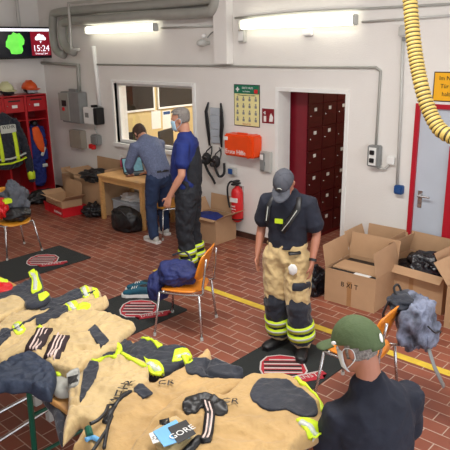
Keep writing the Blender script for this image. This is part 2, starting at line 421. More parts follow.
# room behind the door opening, with the dark red locker cabinet
struct('wall_passage_back', box(B(), (-5.1, 9.3, 0), (-2.9, 9.45, 2.7)), M['office'])
struct('wall_passage_right', box(B(), (-3.2, W+T, 0), (-3.05, 9.3, 2.7)), M['office'])
struct('wall_passage_ceiling', box(B(), (-5.1, W+T, 2.7), (-2.9, 9.45, 2.8)), M['ceil'])
struct('wall_passage_floor', box(B(), (-5.1, W, -.1), (-2.9, 9.45, -.001)), M['floor'], loc=(0, 0, 0)) if False else None
pf = B(); box(pf, (-5.1, W+.001, -.1), (-2.9, 9.45, 0)); struct('floor_passage', pf, M['floor'], loc=(0, 0, 0))
cy0 = W+T+.08
cxf = (wl(307, 130, cy0)).x
cab = thing('locker_cabinet', 'dark red cabinet of small lockers standing in the open doorway', 'locker cabinet', (cxf, cy0, 0))
ch_ = 2.22
bxo('carcass', (-.5, 0, 0), (-.012, 2.4, ch_), M['maroonside'], cab, .003)
bxo('cornice', (-.51, -.01, ch_), (.0, 2.42, ch_+.03), M['maroon'], cab, .003)
rows, cols = 7, 7
for r_ in range(rows):
    for c_ in range(cols):
        z0 = .06+r_*(ch_-.08)/rows; z1 = z0+(ch_-.08)/rows-.012; y0 = .015+c_*.34; y1_ = y0+.328
        d = bxo('door', (-.012, y0, z0), (.008, y1_, z1), M['maroon'], cab, .002)
        random.seed(r_*17+c_)
        if random.random() < .85: bxo('name_plate', (.008, y0+.13, z1-.09), (.0105, y0+.19, z1-.045), M['paper'], d, .0)
        k = B(); ellip(k, (.014, y0+.05, (z0+z1)/2), (.008, .01, .01), 8, 6); obj('lock', k, M['chrome'], d)
bxo('panel', (-.508, -.006, 0), (-.0, -.0005, ch_), M['maroonside'], cab, .0)
# red framed door on the right
d1 = B(); box(d1, (RX0+.05, W+.01, .005), (RX1-.05, W+.055, RZ-.05), .003); door = struct('door_1', d1, M['door'])
df = B(); box(df, (RX0, W-.02, 0), (RX0+.05, W+.1, RZ), .003); box(df, (RX1-.05, W-.02, 0), (RX1, W+.1, RZ), .003); box(df, (RX0+.05, W-.02, RZ-.05), (RX1-.05, W+.1, RZ), .003)
frm = obj('door_frame', df, M['redpaint']); frm.parent = door; frm.matrix_parent_inverse = Matrix.Translation(-door.location); frm['label'] = 'red door frame'
rb = bxo('edge_panel', (wl(443, 225, W).x, W-.02, .005), (RX1-.051, W+.009, wl(441, 145, W).z), M['redpaint']); rb.parent = door; rb.matrix_parent_inverse = Matrix.Translation(-door.location); rb['label'] = 'red lower part at the door\'s right'
hp = wl(420, 197, W)
hb = B(); box(hb, (hp.x-.025, W-.004, hp.z-.12), (hp.x+.025, W+.011, hp.z+.07), .003); tube(hb, [(hp.x, W, hp.z+.02), (hp.x, W-.05, hp.z+.02), (hp.x+.13, W-.05, hp.z+.02)], .011)
h = obj('door_handle', hb, M['chrome']); h.parent = door; h.matrix_parent_inverse = Matrix.Translation(-door.location)
# ------------------------------------------------------------------ pipes and wall fittings
def wtube(name, label, cat, pts, r, m=None, off=.03, group=None, smooth=0):
    b = B(); P = []
    for q in pts:
        o_ = q[2] if len(q) > 2 else off; w_ = wl(q[0], q[1], W-o_); P.append((w_.x, W-o_, w_.z))
    tube(b, P, r, 12, smooth); o = obj(name, b, m or M['greypipe'], smooth=True); tag(o, label, cat, group); return o
wtube('conduit', 'thin grey conduit running above window and doorway, bending down to the grey switch box', 'conduit', [(97, 64.5, .02), (235, 66, .02), (300, 67, .02), (376, 67.5, .02), (380.5, 71, .02), (375.5, 152, .02)], .014)
wtube('conduit', 'thin grey conduit down the wall beside the red framed door', 'conduit', [(403, 34), (401, 100), (397, 186)], .016, M['palegrey'])
wtube('conduit', 'thin conduit along the wall at the top right, left of the yellow hose', 'conduit', [(235, 18, .02), (300, 12, .02), (450, 4, .02)], .013)
wtube('conduit', 'pale conduit along the wall at the top right, level with the right lamp', 'conduit', [(362, 22, .02), (410, 18.5, .02), (450, 15.5, .02)], .012, M['palegrey'])
wtube('conduit', 'short conduit from the left lamp to the pilaster', 'conduit', [(161, 28, .02), (219, 26, .02)], .012, M['palegrey'])
wtube('cable_duct', 'white vertical cable duct down to the fuse device', 'cable duct', [(93.5, 46), (99.5, 106)], .035, M['white'])
wtube('ventilation_pipe', 'thick grey pipe bending down on the upper left wall, uppermost of the big pipes', 'pipe', [(64, 55, .1), (57, 51, .1), (53.5, 40, .1), (53, 18, .1), (58, 12.5, .1), (90, 9.5, .1), (150, 5, .1), (219, -2, .1)], .07, smooth=5)
wtube('ventilation_pipe', 'thick grey pipe below the uppermost one, hooking down beside the screen', 'pipe', [(74, 52, .12), (67, 48, .12), (63, 40, .12), (62, 28, .12), (67, 21.5, .12), (100, 19.5, .12), (160, 15, .12), (204, 12.5, .12), (214, 7, .12), (216, -8, .12)], .075, smooth=5)
wtube('water_pipe', 'slim pale pipe bent over the left end of the big pipes', 'pipe', [(79, 49.5, .26), (71.5, 49.5, .26), (68.5, 3, .26), (90, 1.5, .26), (218, -9, .26)], .022, M['palegrey'])
wtube('water_pipe', 'slim grey pipe running left to right above the grey switch cabinet', 'pipe', [(42, 63, .05), (78, 65, .05), (79, 91, .05)], .03)
def light(label, px0, py0, px1, py1):
    a_, b_ = wl(px0, py0, W), wl(px1, py1, W)
    t = thing('fluorescent_lamp', label, 'lamp', ((a_.x+b_.x)/2, W-.1, a_.z), 0)
    L_ = (b_.x-a_.x)/2
    bxo('diffuser', (-L_+.03, -.045, -.055), (L_-.03, .05, .055), M['lamp'], t, .02)
    bxo('end_cap', (-L_, -.047, -.057), (-L_+.03, .052, .057), M['palegrey'], t, .01); bxo('end_cap', (L_-.03, -.047, -.057), (L_, .052, .057), M['palegrey'], t, .01)
    bxo('housing', (-L_+.05, .05, -.04), (L_-.05, .099, .04), M['white'], t, .004)
light('long white fluorescent lamp on the wall above the window', 91, 30.5, 161, 29.5)
light('long white fluorescent lamp on the wall above the orange first aid case and doorway', 245, 25, 361, 21.5)
# switch gear
def wthing(name, label, cat, px, py, dep=.06):
    p_ = wl(px, py, W-dep); return thing(name, label, cat, (p_.x, W, p_.z))
def wdim(px0, py0, px1, py1):
    a_, b_ = wl(px0, py0, W), wl(px1, py1, W); return abs(b_.x-a_.x), abs(a_.z-b_.z)
t = wthing('switch_cabinet', 'large grey electrical cabinet with open door panel on the left wall section', 'electrical cabinet', 76, 107); w_, h_ = .56, .53
bxo('case', (-w_/2, -.18, -h_/2), (w_/2, -.0005, h_/2), M['midgrey'], t, .01); bxo('cover', (-w_/2-.04, -.2, -h_/2+.03), (-.02, -.181, h_/2-.02), M['greypipe'], t, .004)
bxo('rotary_switch', (-.2, -.225, -.06), (-.14, -.2, 0), M['red'], t, .006); bxo('window', (-.22, -.205, .02), (-.08, -.2, .12), M['black'], t, 0)
bxo('cable_gland', (-.1, -.12, h_/2), (.12, -.06, h_/2+.05), M['midgrey'], t, .006)
t = wthing('junction_box', 'beige grey junction box below the large electrical cabinet', 'electrical box', 78, 139); bxo('case', (-.19, -.12, -.16), (.19, -.0005, .16), M['beigegrey'], t, .012)
for q in ((-.16, -.13), (.16, -.13), (-.16, .13), (.16, .13)):
    k = B(); ellip(k, (q[0], -.12, q[1]), (.012, .006, .012), 8, 6); obj('screw', k, M['midgrey'], t)
t = wthing('fuse_device', 'white fuse device with black side under the vertical cable duct', 'electrical box', 95, 115.5); bxo('case', (-.2, -.16, -.14), (.1, -.0005, .14), M['white'], t, .01); bxo('side_cover', (.1, -.17, -.14), (.19, -.0005, .14), M['black'], t, .01); bxo('dial', (-.14, -.17, -.03), (-.04, -.16, .05), M['midgrey'], t, .004); bxo('cable_gland', (-.02, -.12, .14), (.08, -.04, .18), M['black'], t, .004)
t = wthing('power_socket', 'grey blue socket with red plugs hanging below the fuse device', 'socket', 96, 141); bxo('case', (-.09, -.12, -.06), (.11, -.0005, .11), M['midgrey'], t, .02); bxo('plug', (-.1, -.16, -.13), (-.05, -.08, -.05), M['red'], t, .01); bxo('plug', (-.03, -.16, -.14), (.02, -.08, -.06), M['red'], t, .01)
wtube('cable', 'thin white cable between fuse device and socket', 'cable', [(96, 124), (95, 129), (97, 134)], .01, M['palegrey'])
t = wthing('security_camera', 'small white security lamp on a bracket left of the pilaster', 'security camera', 206, 43)
k = B(); ellip(k, (0, -.14, 0), (.06, .09, .05)); obj('camera_body', k, M['palegrey'], t, True); k = B(); ellip(k, (.0, -.1, .09), (.03, .04, .03)); obj('motion_sensor', k, M['white'], t, True)
k = B(); tube(k, [(0, -.0005, 0), (0, -.1, 0)], .025); obj('bracket', k, M['palegrey'], t); k = B(); tube(k, [(.02, -.05, .07), (.08, -.03, .13), (.2, -.01, .18)], .008); obj('cable', k, M['midgrey'], t)
t = wthing('junction_box', 'small cream junction box under the left end of the right lamp', 'electrical box', 241, 36); bxo('case', (-.06, -.06, -.08), (.05, -.0005, .08), M['palegrey'], t, .008); bxo('cover', (-.05, -.066, -.06), (.04, -.06, .06), M['white'], t, .003)
t = wthing('junction_box', 'tiny white sensor box under the middle of the right lamp', 'electrical box', 306, 33); bxo('case', (-.07, -.05, -.03), (.07, -.0005, .03), M['white'], t, .01)
t = wthing('junction_box', 'white sensor box at the top of the conduit left of the yellow hose', 'electrical box', 404, 31); bxo('case', (-.06, -.08, -.06), (.06, -.0005, .06), M['palegrey'], t, .015); bxo('cable_gland', (-.02, -.06, -.1), (.02, -.03, -.06), M['midgrey'], t, .004)
t = wthing('switch_box', 'grey switch box with dark rotary switches right of the locker doorway', 'switch box', 374.5, 156); bxo('case', (-.075, -.1, -.12), (.065, -.0005, .12), M['midgrey'], t, .01); bxo('rotary_switch', (-.035, -.125, .02), (.02, -.1, .07), M['black'], t, .006); bxo('rotary_switch', (-.035, -.125, -.07), (.02, -.1, -.02), M['black'], t, .006); bxo('face_plate', (-.05, -.104, -.1), (.04, -.1, .1), M['white'], t, 0)
wtube('cable', 'white cable looping from the switch box to a small white socket', 'cable', [(376, 163), (378, 168), (384, 169), (389, 165)], .011, M['palegrey'], smooth=5)
t = wthing('power_socket', 'small white wall socket right of the grey switch box', 'socket', 389.5, 161); bxo('case', (-.045, -.05, -.045), (.045, -.0005, .045), M['white'], t, .008)
t = wthing('power_socket', 'blue power socket at the foot of the conduit beside the grey door', 'socket', 398, 190); bxo('case', (-.05, -.07, -.05), (.05, -.0005, .05), M['bluep'], t, .01); bxo('lid', (-.04, -.085, -.03), (.04, -.07, .03), M['bluep'], t, .004)
t = wthing('power_socket', 'small blue socket on the wall just above the fire extinguisher', 'socket', 231, 171.5); bxo('case', (-.05, -.06, -.05), (.07, -.0005, .05), M['palegrey'], t, .01); bxo('lid', (-.045, -.08, -.035), (.03, -.06, .04), M['bluep'], t, .004)
t = wthing('intercom', 'slim grey wall intercom with black keypad right of the orange case', 'intercom', 264, 162); bxo('case', (-.09, -.05, -.14), (.1, -.0005, .14), M['palegrey'], t, .01); bxo('keypad', (-.05, -.06, -.05), (.01, -.05, 0), M['black'], t, .003); bxo('handset', (-.055, -.085, -.12), (.01, -.051, .12), M['midgrey'], t, .01); bxo('upper_cover', (-.05, -.092, .03), (.005, -.085, .1), M['white'], t, .003)
# first aid case
t = wthing('first_aid_case', 'orange first aid case with white lettering on the wall', 'first aid case', 241, 145.5, .15)
bxo('case', (-.27, -.2, -.15), (.25, -.0005, .145), M['orangebox'], t, .02); bxo('rim', (.14, -.205, -.155), (.17, -.0005, .15), M['orangebox'], t, .004)
bxo('handle', (-.1, -.12, .145), (.08, -.09, .165), M['orangebox'], t, .006); bxo('latch', (-.26, -.215, .06), (-.19, -.2, .11), M['white'], t, .004); bxo('latch', (.19, -.215, .06), (.23, -.2, .11), M['orangebox'], t, .004)
text('lettering', 'Erste Hilfe', .085, M['paper'], t, wallmtx((-.06, -.202, -.09)), .002)
# poster
t = wthing('first_aid_poster', 'green and cream first aid instruction poster with white cross', 'poster', 244, 106); w_, h_ = wdim(232.5, 86, 256, 127)
w_ = .43; h_ = .53
bxo('sheet', (-w_/2, -.008, -h_/2), (w_/2, -.0005, h_/2), M['signC'], t, 0); bxo('heading', (-w_/2, -.011, h_/2-.11), (w_/2, -.008, h_/2), M['signG'], t, 0)
bxo('border', (-w_/2-.01, -.006, -h_/2-.012), (w_/2+.01, -.0006, h_/2+.01), M['black'], t, 0)
k = B(); box(k, (-w_/2+.03, -.013, h_/2-.065), (-w_/2+.09, -.011, h_/2-.045)); box(k, (-w_/2+.05, -.0131, h_/2-.085), (-w_/2+.07, -.0111, h_/2-.025)); obj('cross', k, M['paper'], t)
text('lettering', 'ERSTE HILFE', .036, M['paper'], t, wallmtx((.02, -.012, h_/2-.035)), .001); text('lettering', 'bei Unfällen', .026, M['paper'], t, wallmtx((0, -.012, h_/2-.08)), .001)
bxo('emblem', (w_/2-.08, -.013, h_/2-.1), (w_/2-.02, -.011, h_/2-.05), M['red'], t, 0)
for r_ in range(4):
    for c_ in range(4):
        k = B(); x_ = -.16+c_*.107; z_ = .09-r_*.09
        ellip(k, (x_, -.0095, z_+.018), (.013, .0015, .013), 8, 6); box(k, (x_-.018, -.0105, z_-.03), (x_+.018, -.0082, z_+.003)); obj('pictogram', k, M['midgrey'], t)
text('lettering', 'Sofortmassnahmen am Unfallort', .024, M['black'], t, wallmtx((0, -.0095, .135)), .001); text('lettering', 'Notruf 112', .03, M['redpaint'], t, wallmtx((0, -.0095, -.245)), .001)
# red fire sign
t = wthing('fire_extinguisher_sign', 'dark red square sign with white extinguisher symbols', 'sign', 265.5, 116.5)
bxo('plate', (-.1, -.008, -.095), (.1, -.0005, .095), M['signR'], t, 0); bxo('border', (-.11, -.006, -.105), (.11, -.0006, .105), M['paper'], t, 0)
k = B(); box(k, (-.07, -.011, -.075), (-.03, -.008, .0)); box(k, (-.06, -.011, .02), (-.04, -.008, .06)); box(k, (-.075, -.011, .035), (-.04, -.0082, .05)); obj('symbol', k, M['paper'], t)
k = B(); prism(k, [(.02, -.07), (.075, -.07), (.085, -.01), (.05, .04), (.03, .0)], .008, .011, Matrix(((1, 0, 0, 0), (0, 0, -1, 0), (0, 1, 0, 0), (0, 0, 0, 1)))); obj('symbol', k, M['paper'], t)
# yellow sign
t = wthing('warning_sign', 'yellow warning sign with dark lettering above the grey door', 'sign', 450.5, 87, 0)
bxo('plate', (-.17, -.008, -.14), (.17, -.0005, .14), M['signY'], t, 0); bxo('border', (-.18, -.006, -.15), (.18, -.0006, .15), M['black'], t, 0)
for i, s_ in enumerate(('Im Notfall', 'Tür frei-', 'halten!')): text('lettering', s_, .06, M['black'], t, wallmtx((0, -.0095, .085-i*.08)), .001)
# leaflet rack
t = wthing('leaflet_rack', 'hanging clear pocket rack between two black curved strips', 'rack', 213.5, 125)
for sx in (-1, 1):
    k = B(); limb(k, [((sx*.12, -.03, .3), .015, .012), ((sx*.15, -.05, .18), .03, .015), ((sx*.14, -.04, 0), .036, .015), ((sx*.12, -.04, -.15), .03, .014), ((sx*.12, -.03, -.3), .015, .012)]); obj('side_strip', k, M['black'], t, True)
for i in range(5): bxo('pocket', (-.09, -.03-.008*(i % 2), .14-i*.1), (.09, -.012, .235-i*.1), M['clear'], t, .003)
# breathing masks
def gear(label, px, py, seed):
    t = wthing('breathing_mask', label, 'mask', px, py)
    k = B(); ellip(k, (0, -.12, 0), (.075, .06, .09)); ellip(k, (0, -.19, -.03), (.035, .04, .035)); obj('face_piece', k, M['rubber'], t, True)
    k = B(); ellip(k, (0, -.155, .02), (.055, .035, .045)); obj('visor', k, M['glassdark'], t, True)
    k = B(); tube(k, [(0, -.01, .16), (-.05, -.06, .1), (-.06, -.1, .02)], .009); tube(k, [(0, -.01, .16), (.05, -.06, .1), (.06, -.1, .02)], .009); obj('strap', k, M['black'], t)
    k = B(); tube(k, [(.02, -.16, -.06), (.07, -.13, -.2), (.12, -.08, -.16), (.1, -.05, -.02)] if seed else [(0, -.16, -.06), (.02, -.12, -.18), (.09, -.1, -.28), (.12, -.08, -.36)], .018, 10, 5); obj('breathing_hose', k, M['rubber'], t, True)
    k = B(); tube(k, [(0, -.0005, .17), (0, -.03, .17), (0, -.04, .19)], .008); obj('hook', k, M['chrome'], t)
gear('black breathing mask with hose hanging on the wall, left of the pair', 209.5, 158, 0); gear('black breathing mask hanging on the wall, right of the pair', 218.5, 161, 1)
# fire extinguisher
p_ = wl(237.5, 219, W-.11)
t = thing('fire_extinguisher', 'red fire extinguisher with black hose hanging on the white wall', 'fire extinguisher', (p_.x, W-.11, p_.z))
k = B(); limb(k, [((0, 0, .02), .082, .082), ((0, 0, .06), .085, .085), ((0, 0, .38), .085, .085), ((0, 0, .43), .07, .07), ((0, 0, .46), .035, .035)], seg=24); obj('cylinder', k, M['red'], t, True)
bxo('lettering_panel', (-.06, -.089, .26), (.06, -.06, .32), M['paper'], t, .0)
k = B(); limb(k, [((0, 0, .0), .083, .083), ((0, 0, .02), .083, .083)], seg=20, cap=False); obj('base_ring', k, M['black'], t)
k = B(); tube(k, [(0, 0, .45), (0, 0, .51)], .025); box(k, (-.03, -.1, .5), (.03, .05, .525), .004); box(k, (-.03, -.1, .54), (.03, .03, .56), .004); obj('valve', k, M['black'], t)
k = B(); tube(k, [(-.02, 0, .5), (-.1, -.01, .53), (-.16, -.02, .45), (-.15, -.03, .3), (-.1, -.05, .16)], .013, 10, 6); obj('hose', k, M['rubber'], t, True)
bxo('wall_bracket', (-.03, .07, .2), (.03, .1095, .46), M['chrome'], t, .002)
for i, (z_, s_) in enumerate(((.2, .028), (.16, .022), (.12, .022))): text('lettering', ('FEUER', 'LÖSCHER', '1 2 3')[i], s_, M['paper'], t, wallmtx((0, -.087, z_)), .002)
# yellow exhaust hose hanging from the ceiling
hp_ = []
for (x, y, r_) in ((407, -30, 4.75), (410, 0, 4.7), (413.5, 40, 4.62), (419, 75, 4.55), (427, 105, 4.5), (438, 127, 4.45), (450, 136, 4.4), (466, 141, 4.35), (484, 136, 4.3)):
    d = ray(x, y).normalized(); hp_.append(d*r_+Vector((0, 0, CH)))
hp_.insert(0, Vector((hp_[0].x-.03, hp_[0].y, 4.19)))
t = thing('exhaust_hose', 'ribbed yellow exhaust hose hanging down in front of the right wall', 'hose', hp_[0])
P = [p-hp_[0] for p in spl(hp_, 14)]
dens = []
for a_, b_ in zip(P, P[1:]):
    n_ = max(1, int((b_-a_).length/.0042)); dens += [a_.lerp(b_, i/n_) for i in range(n_)]
rad = [.05+.0035*math.cos(i*2*PI/6) for i in range(len(dens))]
k = B(); tube(k, dens, rad, 18)
o = obj('corrugated_tube', k, [M['hoseY'], M['hoseD']], t)
for f_ in o.data.polygons: f_.use_smooth = True
nf = 18
for i, f_ in enumerate(o.data.polygons):
    if (i//nf) % 6 in (2, 3): f_.material_index = 1
k = B(); tube(k, [(0, 0, -.06), (0, 0, .005)], .08, 18); obj('ceiling_collar', k, M['midgrey'], t)
# ------------------------------------------------------------------ chairs
def chair(label, loc, rz, shell):
    t = thing('stacking_chair', label, 'chair', loc, rz)
    k = B(); n = 14
    for (zt) in (0,):
        top = []; 
        vs = {}
        for side in (0, 1):
            for i in range(n+1):
                for j in range(n+1):
                    u, v = -1+2*i/n, -1+2*j/n
                    s_ = (1-.22*abs(v)**3*abs(u)**3)
                    x = u*.215*s_*(1-.03*v*v); y = v*.21*s_
                    z = .45+.012*u*u-.02*max(0, v-.5)**2*4+.012*max(0, -v-.6)
                    vs[(side, i, j)] = k.verts.new((x, y, z-side*.012))
        for i in range(n):
            for j in range(n):
                k.faces.new((vs[(0, i, j)], vs[(0, i+1, j)], vs[(0, i+1, j+1)], vs[(0, i, j+1)])); k.faces.new((vs[(1, i, j)], vs[(1, i, j+1)], vs[(1, i+1, j+1)], vs[(1, i+1, j)]))
        for i in range(n):
            for a_, b_ in (((i, 0), (i+1, 0)), ((i+1, n), (i, n)), ((0, i+1), (0, i)), ((n, i), (n, i+1))):
                k.faces.new((vs[(0, *a_)], vs[(1, *a_)], vs[(1, *b_)], vs[(0, *b_)]))
    obj('seat', k, shell, t, True)
    k = B(); vs = {}; n = 12
    for side in (0, 1):
        for i in range(n+1):
            for j in range(n+1):
                u, v = -1+2*i/n, -1+2*j/n
                s_ = (1-.25*abs(v)**3*abs(u)**3)
                x = u*.205*s_; z = .70+v*.155*s_; y = -.225-.05*v+.035*u*u-side*.012
                vs[(side, i, j)] = k.verts.new((x, y, z))
    for i in range(n):
        for j in range(n):
            k.faces.new((vs[(0, i, j)], vs[(0, i+1, j)], vs[(0, i+1, j+1)], vs[(0, i, j+1)])); k.faces.new((vs[(1, i, j)], vs[(1, i, j+1)], vs[(1, i+1, j+1)], vs[(1, i+1, j)]))
        for a_, b_ in (((i, 0), (i+1, 0)), ((i+1, n), (i, n)), ((0, i+1), (0, i)), ((n, i), (n, i+1))):
            k.faces.new((vs[(0, *a_)], vs[(1, *a_)], vs[(1, *b_)], vs[(0, *b_)]))
    obj('backrest', k, shell, t, True)
    for sx in (-1, 1):
        k = B(); tube(k, [(sx*.255, .24, .012), (sx*.2, .19, .43)], .0115); lg = obj('leg', k, M['chrome'], t, True)
        k = B(); tube(k, [(sx*.256, .2405, .0), (sx*.254, .2385, .03)], .015); obj('foot_cap', k, M['palegrey'], lg)
        k = B(); tube(k, [(sx*.255, -.23, .012), (sx*.205, -.2, .43)], .0115); lg = obj('leg', k, M['chrome'], t, True)
        k = B(); tube(k, [(sx*.256, -.2305, .0), (sx*.254, -.229, .03)], .015); obj('foot_cap', k, M['palegrey'], lg)
    k = B()
    for sx in (-1, 1):
        tube(k, [(sx*.2, .19, .43), (sx*.205, -.2, .43), (sx*.19, -.235, .52), (sx*.17, -.268, .78)], .0115, 10, 3)
    tube(k, [(-.2, .16, .428), (.2, .16, .428)], .01); obj('seat_frame', k, M['chrome'], t, True)
    return t
chair('orange chair with chrome legs standing at the left edge under the helmet bag', (-7.33, 3.7, 0), math.radians(-90), M['chairply'])
chair('orange chair with backrest and chrome legs holding the navy bag', (-3.94, 3.66, 0), math.radians(118), M['chairor'])
chair('orange chair behind the olive cap, with a grey backpack over its backrest', (-2.04, 3.66, 0), math.radians(96), M['chairor'])
chair('orange chair the man in the olive cap sits on', (-1.22, 2.27, 0), math.radians(66), M['chairor'])
t = thing('stool', 'orange seat between the hi-vis cuff and the man in the olive cap', 'stool', (-1.68, 2.43, 0), math.radians(20))
k = B(); prism(k, rrect(.36, .36, .06), .435, .455); obj('seat', k, M['chairor'], t)
for sx in (-1, 1):
    for sy in (-1, 1): k = B(); tube(k, [(sx*.13, sy*.13, .436), (sx*.16, sy*.16, .0)], .0115); obj('leg', k, M['chrome'], t, True)
k = B(); tube(k, [(-.145, -.145, .2), (.145, -.145, .2), (.145, .145, .2), (-.145, .145, .2), (-.145, -.145, .2)], .008); obj('foot_ring', k, M['chrome'], t, True)
p_ = fl(165, 205, .45)
chair('orange-brown chair mostly hidden between the two men at the table', (p_.x, p_.y+.1, 0), math.radians(160), M['chairply'])
# ------------------------------------------------------------------ floor mats
def floormat(label, x0, y0, x1, y1, rz=0, lc=(0, 0), lrot=0):
    t = thing('floor_mat', label, 'mat', ((x0+x1)/2, (y0+y1)/2, 0), rz, None)
    w_, d_ = x1-x0, y1-y0
    k = B(); prism(k, rrect(w_, d_, .03), .0005, .008); obj('mat_pad', k, M['mat'], t)
    E = Matrix.Translation((lc[0], lc[1], 0)) @ Matrix.Rotation(lrot, 4, 'Z')
    # shield shaped emblem: striped, pale outline, ribbon across a corner
    out = [(-.25, -.02), (-.24, .08), (-.17, .15), (-.02, .17), (.13, .15), (.23, .08), (.26, -.03), (.2, -.12), (.08, -.15), (-.12, -.15), (-.21, -.1)]
    out = [(x*.8-.03, y*1.35) for x, y in out]
    k = B(); prism(k, out, .008, .0095, E); obj('emblem_outline', k, M['matwhite'], t)
    ins = [((x+.03)*.93-.03, y*.94) for x, y in out]
    k = B(); prism(k, ins, .0095, .0105, E); obj('emblem_field', k, M['matred'], t)
    for i in range(5):
        yy = -.15+i*.07
        hw = .16 if i in (1, 2, 3) else .115
        k = B(); box(k, (-hw-.03, yy, .0105), (hw-.03, yy+.018, .0114), 0, E); obj('stripe', k, M['matwhite'], t)
        if i < 4:
            k = B(); box(k, (-hw-.03, yy+.026, .0105), (hw-.03, yy+.054, .0113), 0, E); obj('stripe', k, M['mat'], t)
    k = B(); prism(k, [(-.02, -.17), (.3, -.04), (.33, -.09), (.29, -.11), (.3, -.16), (.02, -.26), (.03, -.22), (-.03, -.2)], .0114, .0125, E); obj('ribbon', k, M['matred'], t)
    k = B(); prism(k, [(.0, -.15), (.3, -.03), (.302, -.042), (.0, -.165)], .0125, .0132, E); obj('ribbon_edge', k, M['matwhite'], t)
    text('lettering', 'DIENST', .075, M['matwhite'], t, E @ Matrix.Translation((.14, -.145, .0128)) @ Matrix.Rotation(math.radians(22), 4, 'Z'), .0006)
    return t
floormat('black floor mat with red striped emblem beside the left chair', -7.1, 2.95, -6.33, 4.23, 0, (-.0, .18), math.radians(40))
floormat('black floor mat with red striped emblem under the navy bag chair and teal shoe', -5.05, 2.65, -4.2, 3.93, 0, (.04, .33), math.radians(40))
floormat('black floor mat with red striped emblem under the man in the grey cap', -3.12, 2.75, -2.36, 4.15, 0, (.03, .2), math.radians(40))
# ------------------------------------------------------------------ cartons
def carton(label, loc, rz, w, d, h, flaps, tape=True, group=None, mark=None, name='cardboard_box'):
    """loc = centre of the base; flaps = dict side -> opening angle in degrees from closed (0) to hanging out (180..260)"""
    t = thing(name, label, 'box', loc, rz, group)
    k = B(); th = .006
    box(k, (-w/2, -d/2, 0), (w/2, d/2, th))
    box(k, (-w/2, -d/2, th), (w/2, -d/2+th, h)); box(k, (-w/2, d/2-th, th), (w/2, d/2, h)); box(k, (-w/2, -d/2+th, th), (-w/2+th, d/2-th, h)); box(k, (w/2-th, -d/2+th, th), (w/2, d/2-th, h))
    obj('carton_body', k, M['carton'], t)
    for s_, (ang, ln) in flaps.items():
        a_ = math.radians(ang)
        k = B()
        if s_ in 'fb':
            sg = -1 if s_ == 'f' else 1; L_ = w-.01
            box(k, (-L_/2, 0, -.002), (L_/2, ln, .003)); m_ = Matrix.Translation((0, sg*d/2, h+.003)) @ Matrix.Rotation(PI if sg > 0 else 0, 4, 'Z') @ Matrix.Rotation(a_, 4, 'X')
        else:
            sg = -1 if s_ == 'l' else 1; L_ = d-.01
            box(k, (-L_/2, 0, -.002), (L_/2, ln, .003)); m_ = Matrix.Translation((sg*w/2, 0, h+.003)) @ Matrix.Rotation(-PI/2 if sg < 0 else PI/2, 4, 'Z') @ Matrix.Rotation(a_, 4, 'X')
        for v in k.verts: v.co = m_ @ v.co
        obj('flap', k, M['carton'], t)
    if tape: bxo('tape_strip', (-.025, -d/2-.001, 0), (.025, -d/2-.0001, h*.75), M['tape'], t, 0)
    if mark: text('lettering', mark, .075, M['black'], t, wallmtx((0, -d/2-.0015, h*.62)), .0006)
    return t
# local flap angles: f/b rotate about X with the flap lying inward at 0 and upright at 90
carton('large cardboard box with a bar mark and open flaps in front of the doorway', (-3.0, 5.35, 0), math.radians(3), .58, .52, .37, {'l': (100, .24), 'r': (80, .26), 'b': (100, .26), 'f': (262, .0101)}, mark='B XI T')
t = thing('packed_garment', 'folded dark garment and cardboard sheet lying inside the large marked box', 'garment', (-3.0, 5.35, .3), math.radians(3))
bxo('cloth', (-.27, -.24, -.05), (.27, .24, .05), M['black'], t, .02); bxo('cardboard_sheet', (-.26, -.16, .05), (.27, .1, .065), M['carton'], t, .002); bxo('paper_label', (.02, -.235, .05), (.2, -.17, .06), M['paper'], t, .002)
carton('large cardboard box holding a black bin bag, against the wall', (-2.5, 5.8, 0), math.radians(-4), .7, .54, .4, {'l': (75, .22), 'r': (60, .26), 'b': (95, .22), 'f': (215, .1)})
carton('cardboard box with raised flaps behind the marked one, below the switch box', (-3.12, 5.9, 0), math.radians(2), .5, .42, .4, {'l': (110, .2), 'r': (80, .2), 'b': (100, .2), 'f': (60, .2)}, tape=False)
carton('cardboard box cut off by the right edge of the picture', (-1.72, 5.5, 0), math.radians(-6), .6, .5, .42, {'l': (130, .25), 'r': (100, .25), 'b': (95, .22)})
def bag(name, label, cat, c, r, m, amp=.25, scale=2.6, seed=1, flat=.6, mtx=None, parts=None, power=1):
    t = thing(name, label, cat, (c[0], c[1], c[2]-r[2]*flat))
    k = B(); blob(k, (0, 0, r[2]*flat), r, amp, scale, 5, seed, flat, mtx, power); obj('bag_body', k, m, t, True)
    return t
bag('bin_bag', 'shiny black bin bag bulging out of the wall-side cardboard box', 'bag', (-2.48, 5.76, .36), (.27, .2, .17), M['trash'], .5, 2.8, 3)
bag('bin_bag', 'shiny black bin bag on the floor left of the box with the bar mark', 'bag', (-3.45, 5.14, .13), (.11, .17, .19), M['trash'], .5, 2.8, 5, .7)
# box by the extinguisher
carton('cardboard box with blue cloth inside, standing below the fire extinguisher', (-5.68, 5.86, 0), math.radians(0), .5, .42, .35, {'r': (150, .2), 'l': (120, .2), 'f': (200, .05), 'b': (95, .24)}, tape=False)
t = thing('folded_cloth', 'royal blue cloth lying in the box below the fire extinguisher', 'cloth', (-5.72, 5.84, .27)); k = B(); blob(k, (0, 0, .04), (.22, .18, .07), .3, 3, 4, 8, .6); obj('cloth', k, M['coverall'], t, True)
